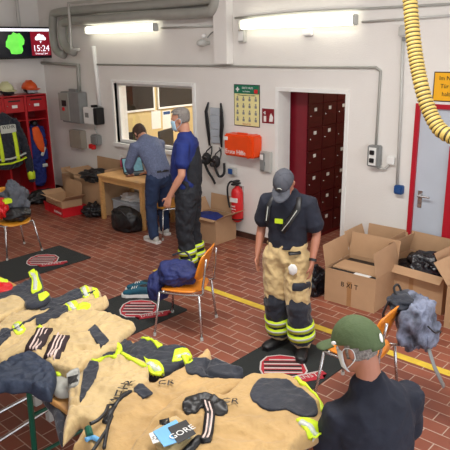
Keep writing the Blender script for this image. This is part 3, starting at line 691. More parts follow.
# big carton left of the table
p_ = wl(100, 175, W-.3)
carton('big open cardboard box with dark gear between wall cabinet and wooden table', (-8.3, 5.86, 0), math.radians(-2), .9, .48, .56, {'l': (170, .3), 'b': (92, .26), 'r': (100, .2), 'f': (250, .05)}, tape=False)
t = thing('dark_gear', 'dark clothing piled in the big open cardboard box', 'clothing', (-8.25, 5.75, .5)); k = B(); blob(k, (0, 0, .08), (.38, .22, .12), .5, 4, 5, 4, .6); obj('pile', k, M['black'], t, True)
# red crate with small carton
t = thing('plastic_crate', 'red plastic crate on the floor under small cardboard boxes', 'crate', (-8.62, 5.32, 0), math.radians(-8))
k = B(); w_, d_, h_ = .72, .42, .15
box(k, (-w_/2, -d_/2, 0), (w_/2, d_/2, .01)); box(k, (-w_/2, -d_/2, .01), (w_/2, -d_/2+.012, h_)); box(k, (-w_/2, d_/2-.012, .01), (w_/2, d_/2, h_)); box(k, (-w_/2, -d_/2+.012, .01), (-w_/2+.012, d_/2-.012, h_)); box(k, (w_/2-.012, -d_/2+.012, .01), (w_/2, d_/2-.012, h_)); obj('crate_body', k, M['redcrate'], t)
k = B(); box(k, (-w_/2-.01, -d_/2-.01, h_-.025), (w_/2+.01, -d_/2, h_), .002); box(k, (w_/2, -d_/2, h_-.025), (w_/2+.01, d_/2, h_), .002); obj('rim', k, M['redcrate'], t)
for i in range(5): bxo('rib', (-.3+i*.15, -d_/2-.006, .01), (-.29+i*.15, -d_/2, h_-.025), M['redcrate'], t, 0)
text('lettering', 'FEUERWEHR', .05, M['paper'], t, wallmtx((.18, -d_/2-.007, .06)), .001)
carton('small flat cardboard box lying in the red crate', (-8.64, 5.32, .012), math.radians(-8), .62, .36, .24, {'l': (165, .18), 'b': (95, .26), 'r': (150, .2), 'f': (160, .1)}, tape=False)
carton('narrow brown cardboard box leaning behind the red crate', (-9.35, 5.95, 0), math.radians(-4), .3, .2, .45, {'l': (100, .1), 'r': (100, .1)}, tape=False)
# black bags / shoes near the crate
bag('work_boots', 'dark pair of boots and straps between the red crate and the table leg', 'boots', (-7.98, 5.45, .1), (.2, .16, .12), M['black'], .6, 4, 6, .7)
t = thing('clear_plastic_box', 'clear plastic storage box under the wooden table', 'box', (-7.45, 5.85, 0), math.radians(-6))
k = B(); w_, d_, h_ = .62, .42, .27
prism(k, rrect(w_, d_, .04), 0, h_); obj('tub', k, M['clear'], t, False); k = B(); prism(k, rrect(w_+.03, d_+.03, .045), h_, h_+.02); obj('rim', k, M['clear'], t)
k = B(); blob(k, (0, 0, h_+.05), (.26, .16, .07), .5, 4, 4, 9, .6); obj('contents', k, M['paper'], t, True)
t = bag('sports_bag', 'black sports bag on the floor in front of the clear plastic box', 'bag', (-6.95, 5.32, .16), (.27, .17, .2), M['black'], .3, 2.4, 12, .75, None, None, .8)
k = B(); tube(k, [(-.16, -.12, .24), (-.08, -.17, .34), (.08, -.17, .34), (.16, -.12, .24)], .012, 8, 5); obj('handle', k, M['black'], t)
# wooden table
tx0, tx1, ty0, ty1 = -7.78, -6.7, 5.42, 6.1
t = thing('wooden_table', 'light beech wooden table below the window', 'table', ((tx0+tx1)/2, (ty0+ty1)/2, 0))
w_, d_ = tx1-tx0, ty1-ty0
bxo('table_top', (-w_/2, -d_/2, .7), (w_/2, d_/2, .73), M['wood'], t, .004)
k = B(); box(k, (-w_/2+.04, -d_/2+.03, .62), (w_/2-.04, -d_/2+.05, .7)); box(k, (-w_/2+.04, d_/2-.05, .62), (w_/2-.04, d_/2-.03, .7)); box(k, (-w_/2+.03, -d_/2+.05, .62), (-w_/2+.05, d_/2-.05, .7)); box(k, (w_/2-.05, -d_/2+.05, .62), (w_/2-.03, d_/2-.05, .7)); obj('apron', k, M['wood'], t)
for sx in (-1, 1):
    for sy in (-1, 1):
        x_ = sx*(w_/2-.045); y_ = sy*(d_/2-.045); bxo('leg', (x_-.03, y_-.03, 0), (x_+.03, y_+.03, .7), M['wood'], t, .004)
# laptop
p_ = fl(137, 174, .73)
t = thing('laptop', 'open black laptop on the wooden table in front of the stooping man', 'laptop', (p_.x+.02, p_.y-.02, .73), math.radians(72))
bxo('keyboard_base', (-.17, -.12, 0), (.17, .12, .018), M['black'], t, .004); bxo('keys', (-.15, -.02, .018), (.15, .1, .02), M['midgrey'], t, 0)
k = B(); R2 = Matrix.Translation((0, .12, .015)) @ Matrix.Rotation(math.radians(-20), 4, 'X'); box(k, (-.17, 0, 0), (.17, .012, .24), .003, R2); ld = obj('lid', k, M['black'], t)
k = B(); box(k, (-.155, -.0015, .015), (.155, 0, .225), 0, R2); obj('screen', k, M['scrpc'], ld)
def bottle(label, p_, r_, h_, m, capm, spray=False):
    t = thing('spray_bottle' if spray else 'bottle', label, 'bottle', p_)
    k = B(); limb(k, [((0, 0, .004), r_, r_), ((0, 0, h_*.55), r_, r_), ((0, 0, h_*.7), r_*.6, r_*.6), ((0, 0, h_*.78), r_*.35, r_*.35)], cap=False, seg=16); obj('bottle_body', k, m, t, True)
    k = B(); tube(k, [(0, 0, h_*.78), (0, 0, h_*.9)], r_*.42, 12)
    if spray: box(k, (-.012, -.055, h_*.88), (.012, .03, h_), .004); tube(k, [(0, -.03, h_*.88), (0, -.045, h_*.72)], .006)
    obj('spray_head' if spray else 'cap', k, capm, t)
bottle('pink spray bottle with white head on the wooden table', fl(123, 167, .73), .045, .2, M['pink'], M['white'], True)
bottle('small white bottle on the wooden table behind the laptop', fl(133, 161, .73), .03, .15, M['paper'], M['white'])
bottle('small cream bottle on the wooden table, right behind the laptop lid', fl(139, 159.5, .73), .028, .12, M['signC'], M['white'])
# ------------------------------------------------------------------ red lockers on the left
def locker(label, y0, y1):
    t = thing('open_locker', label, 'locker', (-9.8, (y0+y1)/2, 0), 0)
    w_ = (y1-y0)/2; dp = .44
    k = B(); th = .022
    box(k, (-dp, -w_, .1), (0, -w_+th, 1.87)); box(k, (-dp, w_-th, .1), (0, w_, 1.87)); box(k, (-dp, -w_+th, 1.85), (0, w_-th, 1.87)); box(k, (-dp, -w_+th, .1), (0, w_-th, .16)); obj('frame', k, M['redlock'], t)
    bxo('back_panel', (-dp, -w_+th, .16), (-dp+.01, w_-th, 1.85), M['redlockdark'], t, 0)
    bxo('shelf', (-dp+.01, -w_+th, 1.42), (-.02, w_-th, 1.435), M['redlock'], t, .002)
    d = bxo('door', (-.018, -w_+.03, 1.58), (.004, w_-.03, 1.83), M['redlock'], t, .004)
    bxo('slot', (.0035, -.11, 1.765), (.0055, .11, 1.79), M['black'], d, 0); bxo('name_label', (.0035, -.05, 1.66), (.0055, .05, 1.71), M['paper'], d, 0)
    k = B(); ellip(k, (.01, -.14, 1.7), (.008, .01, .012), 8, 6); obj('lock', k, M['chrome'], d)
    k = B(); tube(k, [(-.2, -w_+th, 1.38), (-.2, w_-th, 1.38)], .01, 8); obj('clothes_rail', k, M['chrome'], t)
    for sx in (-.4, -.04):
        for sy in (-1, 1): bxo('foot', (sx-.02, sy*(w_-.02)-.012, 0), (sx+.02, sy*(w_-.02)+.012, .1), M['redlock'], t, 0)
    return t
LK = [5.88, 5.46, 5.04, 4.62]
locker('red open locker at the right end of the row, with the blue coverall inside', LK[1], LK[0])
locker('red open locker behind the dark striped fire jacket, second from the right', LK[2], LK[1])
locker('red open locker at the left edge of the picture', LK[3], LK[2])
# helmets on the lockers
def helmet(label, loc, rz, m, visor):
    t = thing('fire_helmet', label, 'helmet', loc, rz)
    k = B(); r_ = bmesh.ops.create_uvsphere(k, u_segments=24, v_segments=14, radius=1)
    for v in k.verts: v.co = Vector((v.co.x*.125, v.co.y*.15, .1+v.co.z*(.125 if v.co.z > 0 else .03)))
    obj('shell', k, m, t, True)
    k = B(); limb(k, [((-.12, .05, .085), .012, .02), ((-.09, .14, .08), .012, .025), ((0, .18, .078), .012, .028), ((.09, .14, .08), .012, .025), ((.12, .05, .085), .012, .02)], side=(0, 0, 1)); obj('brim', k, m, t, True)
    k = B(); limb(k, [((0, -.13, .15), .01, .02), ((0, -.06, .215), .01, .02), ((0, .06, .22), .01, .02), ((0, .13, .15), .01, .02)]); obj('ridge', k, m, t, True)
    k = B()
    for i in range(9):
        a_ = PI*(.1+.8*i/8)
    limb(k, [((math.cos(a)*.115, math.sin(a)*.145, .05), .008, .05) for a in [PI*(.12+.76*i/8) for i in range(9)]], side=(0, 0, 1)) if False else None
    for i in range(8):
        a0 = PI*(.12+.095*i); a1 = a0+PI*.095
        vv = [k.verts.new((math.cos(a)*rr*.118, math.sin(a)*rr*.15, z)) for rr in (1, .93) for a, z in ((a0, .09), (a1, .09), (a1, .015), (a0, .015))]
        for q in ((0, 1, 2, 3), (7, 6, 5, 4), (0, 3, 7, 4), (1, 5, 6, 2), (0, 4, 5, 1), (3, 2, 6, 7)): k.faces.new([vv[z] for z in q])
    obj('visor', k, visor, t, True)
    k = B(); ellip(k, (0, 0, .07), (.1, .125, .065)); obj('inner_padding', k, M['black'], t, True)
    k = B(); tube(k, [(-.1, 0, .08), (-.085, .03, .01), (0, .06, .004), (.085, .03, .01), (.1, 0, .08)], .007, 8, 4); obj('chin_strap', k, M['black'], t)
    return t
helmet('orange fire helmet with clear visor on top of the right-hand red locker', (-9.98, 5.67, 1.871), math.radians(-75), M['helmor'], M['clear'])
helmet('cream fire helmet on the red lockers, left of the orange helmet', (-9.98, 5.22, 1.871), math.radians(-75), M['helmcream'], M['black'])
# jackets in the lockers
t = thing('blue_coverall', 'royal blue coverall with orange panel hanging in the right-hand red locker', 'coverall', (-9.93, 5.66, .25))
k = B(); limb(k, [((0, 0, .0), .13, .07), ((0, .0, .3), .14, .08), ((0, 0, .7), .15, .09), ((0, 0, .98), .13, .08), ((0, 0, 1.08), .06, .04)], side=(0, 1, 0)); limb(k, [((0, .13, 1.0), .05, .05), ((.02, .145, .75), .05, .05), ((.03, .14, .45), .045, .045)]); limb(k, [((0, -.13, 1.0), .05, .05), ((.02, -.14, .75), .05, .05), ((.03, -.14, .45), .045, .045)])
fuse('cloth', k, M['coverall'], t, .012, 3, .02, 12)
k = B(); limb(k, [((.07, -.03, 1.02), .07, .035), ((.1, -.01, .85), .1, .03), ((.105, .03, .68), .075, .025), ((.105, .06, .58), .03, .02)], side=(0, 1, 0)); obj('orange_panel', k, M['orangecloth'], t, True)
bxo('reflective_patch', (.08, .03, .3), (.1, .13, .36), M['silver'], t, .003)
k = B(); ellip(k, (.05, -.02, 1.1), (.05, .06, .05)); obj('dark_hood', k, M['black'], t, True)
k = B(); limb(k, [((.11, .1, .66), .03, .012), ((.11, .03, .52), .03, .012)], side=(0, 1, 0)); obj('silver_strip', k, M['silver'], t)
t = thing('fire_jacket', 'dark fire jacket with lime reflective stripes hanging on the left lockers', 'jacket', (-9.68, 4.95, .3))
k = B(); limb(k, [((0, 0, .42), .27, .09), ((0, 0, .7), .25, .1), ((0, 0, 1.0), .23, .1), ((0, 0, 1.2), .17, .08), ((0, 0, 1.28), .07, .05)], side=(0, 1, 0)); limb(k, [((0, .2, 1.15), .07, .07), ((.02, .3, .85), .075, .07), ((.04, .36, .5), .07, .065), ((.05, .38, .1), .06, .055)]); limb(k, [((0, -.2, 1.15), .07, .07), ((.02, -.3, .85), .075, .07), ((.04, -.36, .5), .07, .065)])
fuse('jacket_cloth', k, M['navy'], t, .012, 3, .018, 10)
for yy in (-.16, .12): k = B(); limb(k, [((.088, yy, 1.0), .035, .02), ((.1, yy+.01, .8), .035, .02), ((.098, yy+.02, .52), .035, .02)], side=(0, 1, 0)); obj('vertical_stripe', k, M['lime'], t)
for zz in (.55, .47): k = B(); limb(k, [((.01, -.3, zz-.02), .06, .017), ((.083, -.2, zz), .025, .017), ((.098, 0, zz-.01), .02, .017), ((.083, .2, zz+.02), .025, .017), ((.07, .3, zz+.05), .03, .017)], side=(1, 0, 0)); obj('hem_stripe', k, M['silver'] if zz > .5 else M['lime'], t, True)
k = B(); limb(k, [((.05, .375, .24), .072, .068), ((.05, .38, .14), .07, .066)]); obj('cuff_stripe', k, M['lime'], t, True)
k = B(); box(k, (.09, -.12, .98), (.115, .16, 1.12), .01); bp_ = obj('back_panel', k, M['silver'], t); text('lettering', 'WEHR', .08, M['black'], bp_, wallmtx((.117, .02, 1.08), 'X'), .001)
# dark bag below the locker
bag('shoe_pile', 'dark shoes and bag under the right-hand red locker', 'shoes', (-9.5, 5.45, .1), (.2, .35, .12), M['black'], .4, 3, 14, .7)
# helmet bag on left chair
t = thing('gear_bundle', 'grey cloth over a black helmet piled on the left chair', 'gear', (-7.33, 3.76, .452))
k = B(); blob(k, (.02, 0, .09), (.2, .2, .11), .2, 3, 5, 2, .8); obj('dark_helmet', k, M['black'], t, True)
k = B(); blob(k, (-.04, .04, .24), (.15, .19, .25), .45, 3.2, 5, 21, .6); obj('grey_cloth', k, mat('slate_cloth', (84, 88, 96), .85, var=.2, bump=.4), t, True)
k = B(); blob(k, (.02, -.2, .2), (.1, .08, .14), .4, 3, 4, 23); obj('red_cloth', k, M['red'], t, True)
k = B(); box(k, (.02, -.2, .26), (.12, -.08, .32), .01); obj('lime_patch', k, M['lime'], t)
# navy bag on the middle chair
t = thing('drawstring_bag', 'large navy bag slumped on the seat of the middle orange chair', 'bag', (-4.02, 3.63, .455), math.radians(15))
k = B(); blob(k, (0.02, 0, .1), (.2, .18, .14), .3, 2.2, 5, 31, .75); obj('bag_body', k, M['bagnavy'], t, True)
k = B(); blob(k, (-.19, -.02, -.05), (.1, .17, .17), .25, 2.4, 5, 33, .9); obj('hanging_part', k, M['bagnavy'], t, True)
k = B(); tube(k, [(.1, .12, .2), (0, .16, .26), (-.12, .12, .22)], .01, 8, 5); obj('handle', k, M['navy'], t)
# teal shoe
def shoe(label, loc, rz, m, sole, s=1.0):
    t = thing('shoe', label, 'shoe', loc, rz)
    pf = [(-.04, -.13), (-.045, -.05), (-.04, .03), (-.05, .1), (-.03, .145), (.01, .15), (.045, .11), (.045, .03), (.035, -.05), (.035, -.13)]
    k = B(); prism(k, [(x*s, y*s) for x, y in pf], 0, .028*s); obj('sole', k, sole, t)
    k = B(); limb(k, [((0, -.11*s, .06*s), .036*s, .045*s), ((0, -.06*s, .07*s), .038*s, .05*s), ((0, .0, .06*s), .04*s, .04*s), ((0, .07*s, .045*s), .045*s, .03*s), ((0, .12*s, .038*s), .035*s, .02*s)], side=(1, 0, 0)); obj('upper', k, m, t, True)
    k = B(); ellip(k, (0, -.07*s, .108*s), (.026*s, .042*s, .012*s)); obj('opening', k, M['black'], t, True)
    k = B()
    for i in range(3): tube(k, [(-.025*s, (.0+i*.022)*s, (.098-i*.006)*s), (.025*s, (.0+i*.022)*s, (.098-i*.006)*s)], .004*s, 6)
    obj('laces', k, M['paper'], t)
    return t
p_ = fl(135, 296, .0)
shoe('teal sneaker with white sole on the mat, farther one of the pair', (p_.x-.05, p_.y+.12, .009), math.radians(125), M['teal'], M['paper'], 1.15)
shoe('teal sneaker with white sole on the mat, nearer one of the pair', (p_.x+.04, p_.y+.0, .009), math.radians(130), M['teal'], M['paper'], 1.15)
# grey backpack on the chair back (hangs on the outer side)
p_ = Vector((-1.93, 3.98, .5))
t = thing('backpack', 'grey patterned backpack hanging over the chair backrest', 'backpack', (-1.76, 3.82, .42), math.radians(-84))
k = B(); blob(k, (-.02, .07, .27), (.19, .12, .2), .5, 3.2, 5, 41, None, None, .8); obj('bag_body', k, M['baggrey'], t, True)
k = B(); blob(k, (-.03, .17, .2), (.13, .06, .12), .4, 3, 4, 43); obj('front_pocket', k, M['baggrey'], t, True)
k = B(); blob(k, (.0, -.04, .42), (.16, .1, .06), .4, 3, 4, 44); obj('top_flap', k, M['navy'], t, True)
k = B(); tube(k, [(-.15, .19, .12), (-.08, .235, .22), (.05, .235, .26), (.12, .2, .33)], .006, 6, 5); obj('zip', k, M['black'], t, True)
for sx in (-1, 1): k = B(); limb(k, [((sx*.08, -.02, .46), .022, .008), ((sx*.1, -.1, .44), .022, .008), ((sx*.11, -.13, .34), .022, .008), ((sx*.11, -.12, .2), .02, .006)]); obj('shoulder_strap', k, M['navy'], t, True)
k = B(); limb(k, [((.05, .2, .12), .025, .008), ((.09, .26, .02), .024, .008), ((.02, .3, -.12), .022, .007), ((-.06, .3, -.2), .02, .007)]); obj('hanging_strap', k, M['midgrey'], t, True)
k = B(); tube(k, [(-.05, -.06, .46), (-.04, -.09, .52), (.04, -.09, .52), (.05, -.06, .46)], .009, 8, 4); obj('handle', k, M['black'], t)
# ------------------------------------------------------------------ wall screen
sx_ = -9.95
a_ = xl(51, 27, sx_); b_ = xl(50, 58, sx_); c_ = xl(0, 58, sx_)
y1_ = a_.y; z1_ = a_.z; z0_ = b_.z; y0_ = y1_-1.12
t = thing('wall_screen', 'wide flat screen showing a green country map and the time 15:24', 'screen', (sx_, (y0_+y1_)/2, (z0_+z1_)/2))
hw, hh = (y1_-y0_)/2, (z1_-z0_)/2
bxo('bezel', (-.06, -hw, -hh), (-.004, hw, hh), M['black'], t, .01)
bxo('display', (-.004, -hw+.02, -hh+.03), (.0, hw-.02, hh-.02), M['scrblack'], t, 0)
bxo('title_bar', (.0001, -hw+.02, hh-.075), (.002, hw-.03, hh-.03), M['led'], t, 0)
bxo('clock_panel', (.0001, hw-.43, -hh+.05), (.002, hw-.05, hh-.08), M['scrred'], t, 0)
yc = hw-.24
mp_ = [(-.02, .22), (.05, .19), (.1, .2), (.16, .14), (.19, .06), (.17, -.02), (.09, -.06), (.14, -.14), (.1, -.2), (.0, -.21), (-.1, -.2), (-.12, -.12), (-.19, -.06), (-.18, .04), (-.13, .1), (-.12, .16), (-.06, .17)]
Rm = Matrix(((0, 0, 1, 0), (1, 0, 0, 0), (0, 1, 0, 0), (0, 0, 0, 1)))
g0 = xl(15, 41, sx_).y-(y0_+y1_)/2
k = B(); prism(k, [(x*.95+g0, y*.85-.01) for x, y in mp_], .0005, .003, Rm); obj('map_shape', k, M['scrgreen'], t)
k = B()
for q in ((-.07, .075, .035), (-.02, .1, .05), (.04, .09, .045), (.08, .07, .03)):
    c3 = [(yc+q[0]+q[2]*math.cos(i*PI/6), q[1]+q[2]*math.sin(i*PI/6)) for i in range(12)]; prism(k, c3, .002, .0035+q[2]*.01, Rm)
prism(k, [(yc-.1, .045), (yc+.1, .045), (yc+.1, .07), (yc-.1, .07)], .002, .0036, Rm)
prism(k, [(yc-.02, .03), (yc+.02, .03), (yc-.0, -.01)], .002, .0036, Rm)
obj('weather_icon', k, M['led'], t)
text('clock_digits', '15:24', .15, M['led'], t, wallmtx((.003, yc, -.1), 'X'), .001); text('date_line', 'Dienstag 2 Juni', .04, M['led'], t, wallmtx((.003, yc, -.185), 'X'), .001)
k = B(); tube(k, [(-.1, 0, 4.199-(z0_+z1_)/2), (-.1, 0, .0)], .03, 10); box(k, (-.13, -.12, -.12), (-.06, .12, .12), .004); obj('ceiling_mount', k, M['palegrey'], t)
# ------------------------------------------------------------------ beer tables in the foreground
TY0, TY1, TZ = 1.47, 2.22, .76
def beertable(label, x0, x1):
    t = thing('folding_table', label, 'table', ((x0+x1)/2, (TY0+TY1)/2, 0), 0, None)
    w_, d_ = (x1-x0)/2, (TY1-TY0)/2
    bxo('table_top', (-w_, -d_, TZ-.028), (w_, d_, TZ), M['tabletop'], t, .004)
    for sx in (-1, 1):
        k = B(); x_ = sx*(w_-.28)
        tube(k, [(x_, -d_+.05, TZ-.03), (x_-.12, -d_+.09, .015)], .019, 8); tube(k, [(x_, d_-.06, TZ-.03), (x_-.12, d_-.09, .015)], .019, 8)
        tube(k, [(x_-.05, -d_+.065, .45), (x_-.05, d_-.065, .45)], .013, 8); tube(k, [(x_-.1, -d_+.085, .12), (x_-.1, d_-.085, .12)], .013, 8)
        tube(k, [(x_, 0, .45), (x_-sx*.35, 0, TZ-.03)], .01, 8)
        obj('leg_frame', k, M['green'], t)
    return t
p_ = fl(25, 395, .65); p_.x -= .03
beertable('folding beer table with green steel legs under the left garments', p_.x-.28-1.9, p_.x+.28+.02)
beertable('folding beer table under the jackets with the blue hang tag', p_.x+.34, -1.85)
# chrome frame lying on the floor under the table
t = thing('metal_stand', 'low metal frame with two pale bars on the floor under the table', 'metal stand', (-3.85, 1.85, 0))
for q0, q1 in (((0, 412), (36, 393)), ((0, 440), (50, 408))):
    a_, b_ = fl(*q0, .1), fl(*q1, .1); a_ = a_-(b_-a_)*.6; k = B(); tube(k, [(a_.x+3.85, a_.y-1.85, .1), (b_.x+3.85, b_.y-1.85, .1)], .016); obj('bar', k, M['chrome'], t)
    for e in (a_, b_): bxo('foot', (e.x+3.85-.03, e.y-1.85-.03, 0), (e.x+3.85+.03, e.y-1.85+.03, .09), M['palegrey'], t, .005)
# ------------------------------------------------------------------ laid out garments
class Cloth:
    def __init__(s, name, label, cat, px, m, z=.79, th=.06, amp=.012, sc=7, seed=0, sq=1.0, step=.012, drop=0):
        P = [fl(x, y, z+.025) for x, y in px]
        Q = spl([(p.x, p.y, 0) for p in P+[P[0]]], 5)[:-1]
        s.pts = [Vector((q.x, q.y)) for q in Q]; s.z = z-.015; s.th = th; s.amp = amp; s.sc = sc; s.seed = seed
        s.base = np.array([[q.x, q.y] for q in s.pts])
        cx, cy = s.base.mean(0); s.c = Vector((cx, cy, s.z))
        s.t = thing(name, label, cat, s.c)
        s.drop = drop
        s.main = s.mesh('cloth' if cat != 'trousers' else 'trouser_cloth', s.pts, m, 0, step, True)
    def dist(s, P):
        a = s.base; b = np.roll(a, -1, 0); d = b-a
        best = np.full(len(P), 9.)
        for i in range(len(a)):
            ap = P-a[i]; t = np.clip((ap@d[i])/(d[i]@d[i]+1e-12), 0, 1)
            best = np.minimum(best, np.hypot(*(ap-t[:, None]*d[i]).T))
        return best
    def h(s, P):
        P = np.asarray(P); d = s.dist(P); out = []
        for (x, y), dd in zip(P, d):
            e = math.sqrt(max(0, 1-(1-min(dd/.03, 1))**2))
            p = Vector((x*s.sc, y*s.sc, s.seed))
            wv = Vector((noise.noise(p*.5), noise.noise(p*.5+Vector((9, 2, 0))), 0))*1.3
            n1 = 1-2.4*abs(noise.noise(Vector((p.x*.55+p.y*.5, (p.y-p.x)*.9, s.seed))+wv)); n2 = 1-2.4*abs(noise.noise((p+wv)*1.9)); n3 = noise.noise(p*4.5)
            z = s.th*.55*e*(.8+.3*noise.noise(p*.35)) + s.amp*e*(n1*.75+n2*.5+n3*.12+.3*(1-2.4*abs(noise.noise(Vector((p.x*3.1+p.y*1.2, p.y*2.2-p.x*.6, s.seed))+wv*1.5))))
            z = max(z, .004*e)
            if s.drop and y < TY0-.02: z -= s.drop*(TY0-.02-y)
            out.append(z)
        return np.array(out)
    def mesh(s, name, pts, m, off, step, bottom):
        pts = [Vector((p[0], p[1])) for p in pts]
        A = np.array([[p.x, p.y] for p in pts]); n = len(pts)
        x0, y0 = A.min(0); x1, y1 = A.max(0); G = []
        j = 0; y = y0
        while y < y1:
            x = x0+(j % 2)*step/2
            while x < x1: G.append((x, y)); x += step
            y += step*.866; j += 1
        G = np.array(G) if G else np.zeros((0, 2))
        if len(G):
            a = A; b = np.roll(A, -1, 0); inside = np.zeros(len(G), bool); dm = np.full(len(G), 9.)
            for i in range(n):
                c = (a[i, 1] > G[:, 1]) != (b[i, 1] > G[:, 1])
                xx = (b[i, 0]-a[i, 0])*(G[:, 1]-a[i, 1])/((b[i, 1]-a[i, 1]) or 1e-12)+a[i, 0]
                inside ^= c & (G[:, 0] < xx)
                d = b[i]-a[i]; ap = G-a[i]; t = np.clip((ap@d)/(d@d+1e-12), 0, 1); dm = np.minimum(dm, np.hypot(*(ap-t[:, None]*d).T))
            G = G[inside & (dm > step*.45)]
        V = pts+[Vector(g) for g in G]
        r = delaunay_2d_cdt(V, [], [list(range(n))], 1, 1e-6)
        vs, fs = r[0], r[2]
        H = s.h([(v.x, v.y) for v in vs])
        k = bmesh.new(); top = [k.verts.new((v.x-s.c.x, v.y-s.c.y, H[i]+off)) for i, v in enumerate(vs)]
        for f_ in fs:
            try: k.faces.new([top[i] for i in f_])
            except ValueError: pass
        be = [e for e in k.edges if len(e.link_faces) == 1]
        ex = bmesh.ops.extrude_edge_only(k, edges=be)
        low = [g for g in ex['geom'] if isinstance(g, bmesh.types.BMVert)]
        for v in low: v.co.z -= (.012 if bottom else off+.002)
        if bottom:
            es = [g for g in ex['geom'] if isinstance(g, bmesh.types.BMEdge)]
            bmesh.ops.holes_fill(k, edges=es, sides=0)
        return obj(name, k, m, s.t, True)
    def patch(s, name, px, m, off=.009, label=None, smooth=True, step=.014, zz=None):
        P = [fl(x, y, s.z+.015+(zz if zz is not None else s.th*.35)) for x, y in px]
        Q = spl([(p.x, p.y, 0) for p in P+[P[0]]], 4)[:-1] if smooth else P
        o = s.mesh(name, Q, m, max(off, .009), .01, False)
        if label: o['label'] = label
        return o
    def strip(s, name, px, w, m, off=.011, label=None, zz=None):
        P = [fl(x, y, s.z+.015+(zz if zz is not None else s.th*.35)) for x, y in px]; P = [Vector((p.x, p.y, 0)) for p in P]; P = spl(P, 5) if len(P) > 2 else [P[0].lerp(P[1], i/8) for i in range(9)]
        L_, R_ = [], []
        for i, p in enumerate(P):
            t = (P[min(i+1, len(P)-1)]-P[max(i-1, 0)]).normalized(); nn = Vector((-t.y, t.x, 0)); L_.append(p+nn*w/2); R_.append(p-nn*w/2)
        o = s.mesh(name, L_+R_[::-1], m, max(off, .010)+.003, max(.006, w*.6), False)
        if label: o['label'] = label
        return o
    def text(s, body, px, py, size, ang, m, off=.014):
        p = fl(px, py, s.z+.015+s.th*.6)
        z = s.h([(p.x, p.y)])[0]
        o = text('lettering', body, size, m, s.t, Matrix.Rotation(0, 4, 'Z'), .0008)
        me = o.data
        b = bmesh.new(); b.from_mesh(me)
        R_ = Matrix.Rotation(ang, 3, 'Z')
        q = [R_ @ v.co for v in b.verts]
        H = s.h([(p.x+v.x, p.y+v.y) for v in q])
        for v, u, hh in zip(b.verts, q, H): v.co = Vector((p.x-s.c.x+u.x, p.y-s.c.y+u.y, hh+off+(u.z*.2)))
        b.to_mesh(me); b.free(); return o
# far-left garments (lowest layer first)
g = Cloth('fire_jacket', 'navy jacket sleeve with lime cuff and red trim at the far left', 'jacket', [(-30, 292), (-10, 283), (0, 286), (18, 283), (30, 277), (36, 270), (41, 274), (43, 290), (36, 298), (20, 303), (-5, 312), (-35, 320)], M['navy'], .80, .07, .01, 9, 3)
g.patch('lime_cuff', [(28, 273), (36, 270), (39, 280), (42, 287), (34, 293), (31, 291), (32, 281)], M['lime']); g.strip('silver_band', [(32, 273), (35.5, 281), (35, 290)], .03, M['silver'], .008)
g.patch('red_trim', [(-10, 283), (0, 281), (12, 284), (10, 290), (-10, 292)], M['red']); g.patch('lime_trim', [(-10, 277), (2, 278), (8, 281), (0, 283), (-10, 282)], M['lime'], .006)
g = Cloth('fire_trousers', 'sand trouser leg with a lime edge lying left of the navy sleeve', 'trousers', [(-30, 305), (0, 297), (15, 293), (24, 297), (24, 303), (10, 311), (-10, 320), (-40, 330)], M['beige'], .83, .06, .01, 9, 5)
g = Cloth('fire_trousers', 'sand and navy fire trousers with lime ankle bands on the far table edge', 'trousers',
          [(-40, 350), (-10, 330), (0, 322), (12, 309), (30, 303), (42, 301), (60, 295), (80, 288), (92, 287), (101, 291), (99, 297), (106, 294), (108, 300), (98, 307), (80, 314), (60, 322), (40, 332), (20, 343), (0, 356), (-30, 368)], M['beige'], .80, .085, .014, 8, 7)
g.patch('shin_panel', [(41, 303), (60, 295), (79, 290), (83, 296), (70, 301), (55, 306), (41, 311)], M['navy']); g.patch('shin_panel', [(36, 318), (45, 312), (64, 305), (68, 312), (55, 318), (38, 325)], M['navy'])
g.patch('lime_band', [(80, 289), (87, 288), (90, 295), (84, 298)], M['lime']); g.patch('lime_band', [(65, 304), (74, 301), (78, 306), (69, 311)], M['lime']); g.patch('lime_band', [(78, 305), (88, 303), (90, 307), (78, 313)], M['lime']); g.patch('lime_band', [(92, 290), (97, 290), (99, 295), (95, 297)], M['lime'])
g.strip('silver_band', [(83, 289), (87, 297)], .03, M['silver'], .008); g.strip('silver_band', [(69, 303), (74, 310)], .03, M['silver'], .008)
g.patch('lime_band', [(12, 327), (20, 324), (26, 331), (16, 335)], M['lime']); g.strip('silver_band', [(16, 326), (21, 333)], .03, M['silver'], .008)
g.patch('knee_panel', [(0, 333), (8, 329), (11, 336), (4, 343), (-4, 348)], M['navy'])
g.strip('painted_crease_shadow', [(-5, 342), (20, 327), (40, 316), (70, 300), (95, 292)], .012, M['navy'], .003)  # dark strip paints the shade in the crease between the legs
g = Cloth('lime_cuff_sleeve', 'navy sleeve with rounded lime cuff lying between the sand trousers', 'sleeve', [(24, 298), (34, 294), (40, 292), (47, 290), (51, 294), (46, 298), (38, 302), (26, 303)], M['navy'], .86, .05, .008, 9, 9)
g.patch('lime_cuff', [(38, 295), (44, 291), (49, 292), (48, 296), (40, 300)], M['lime'])
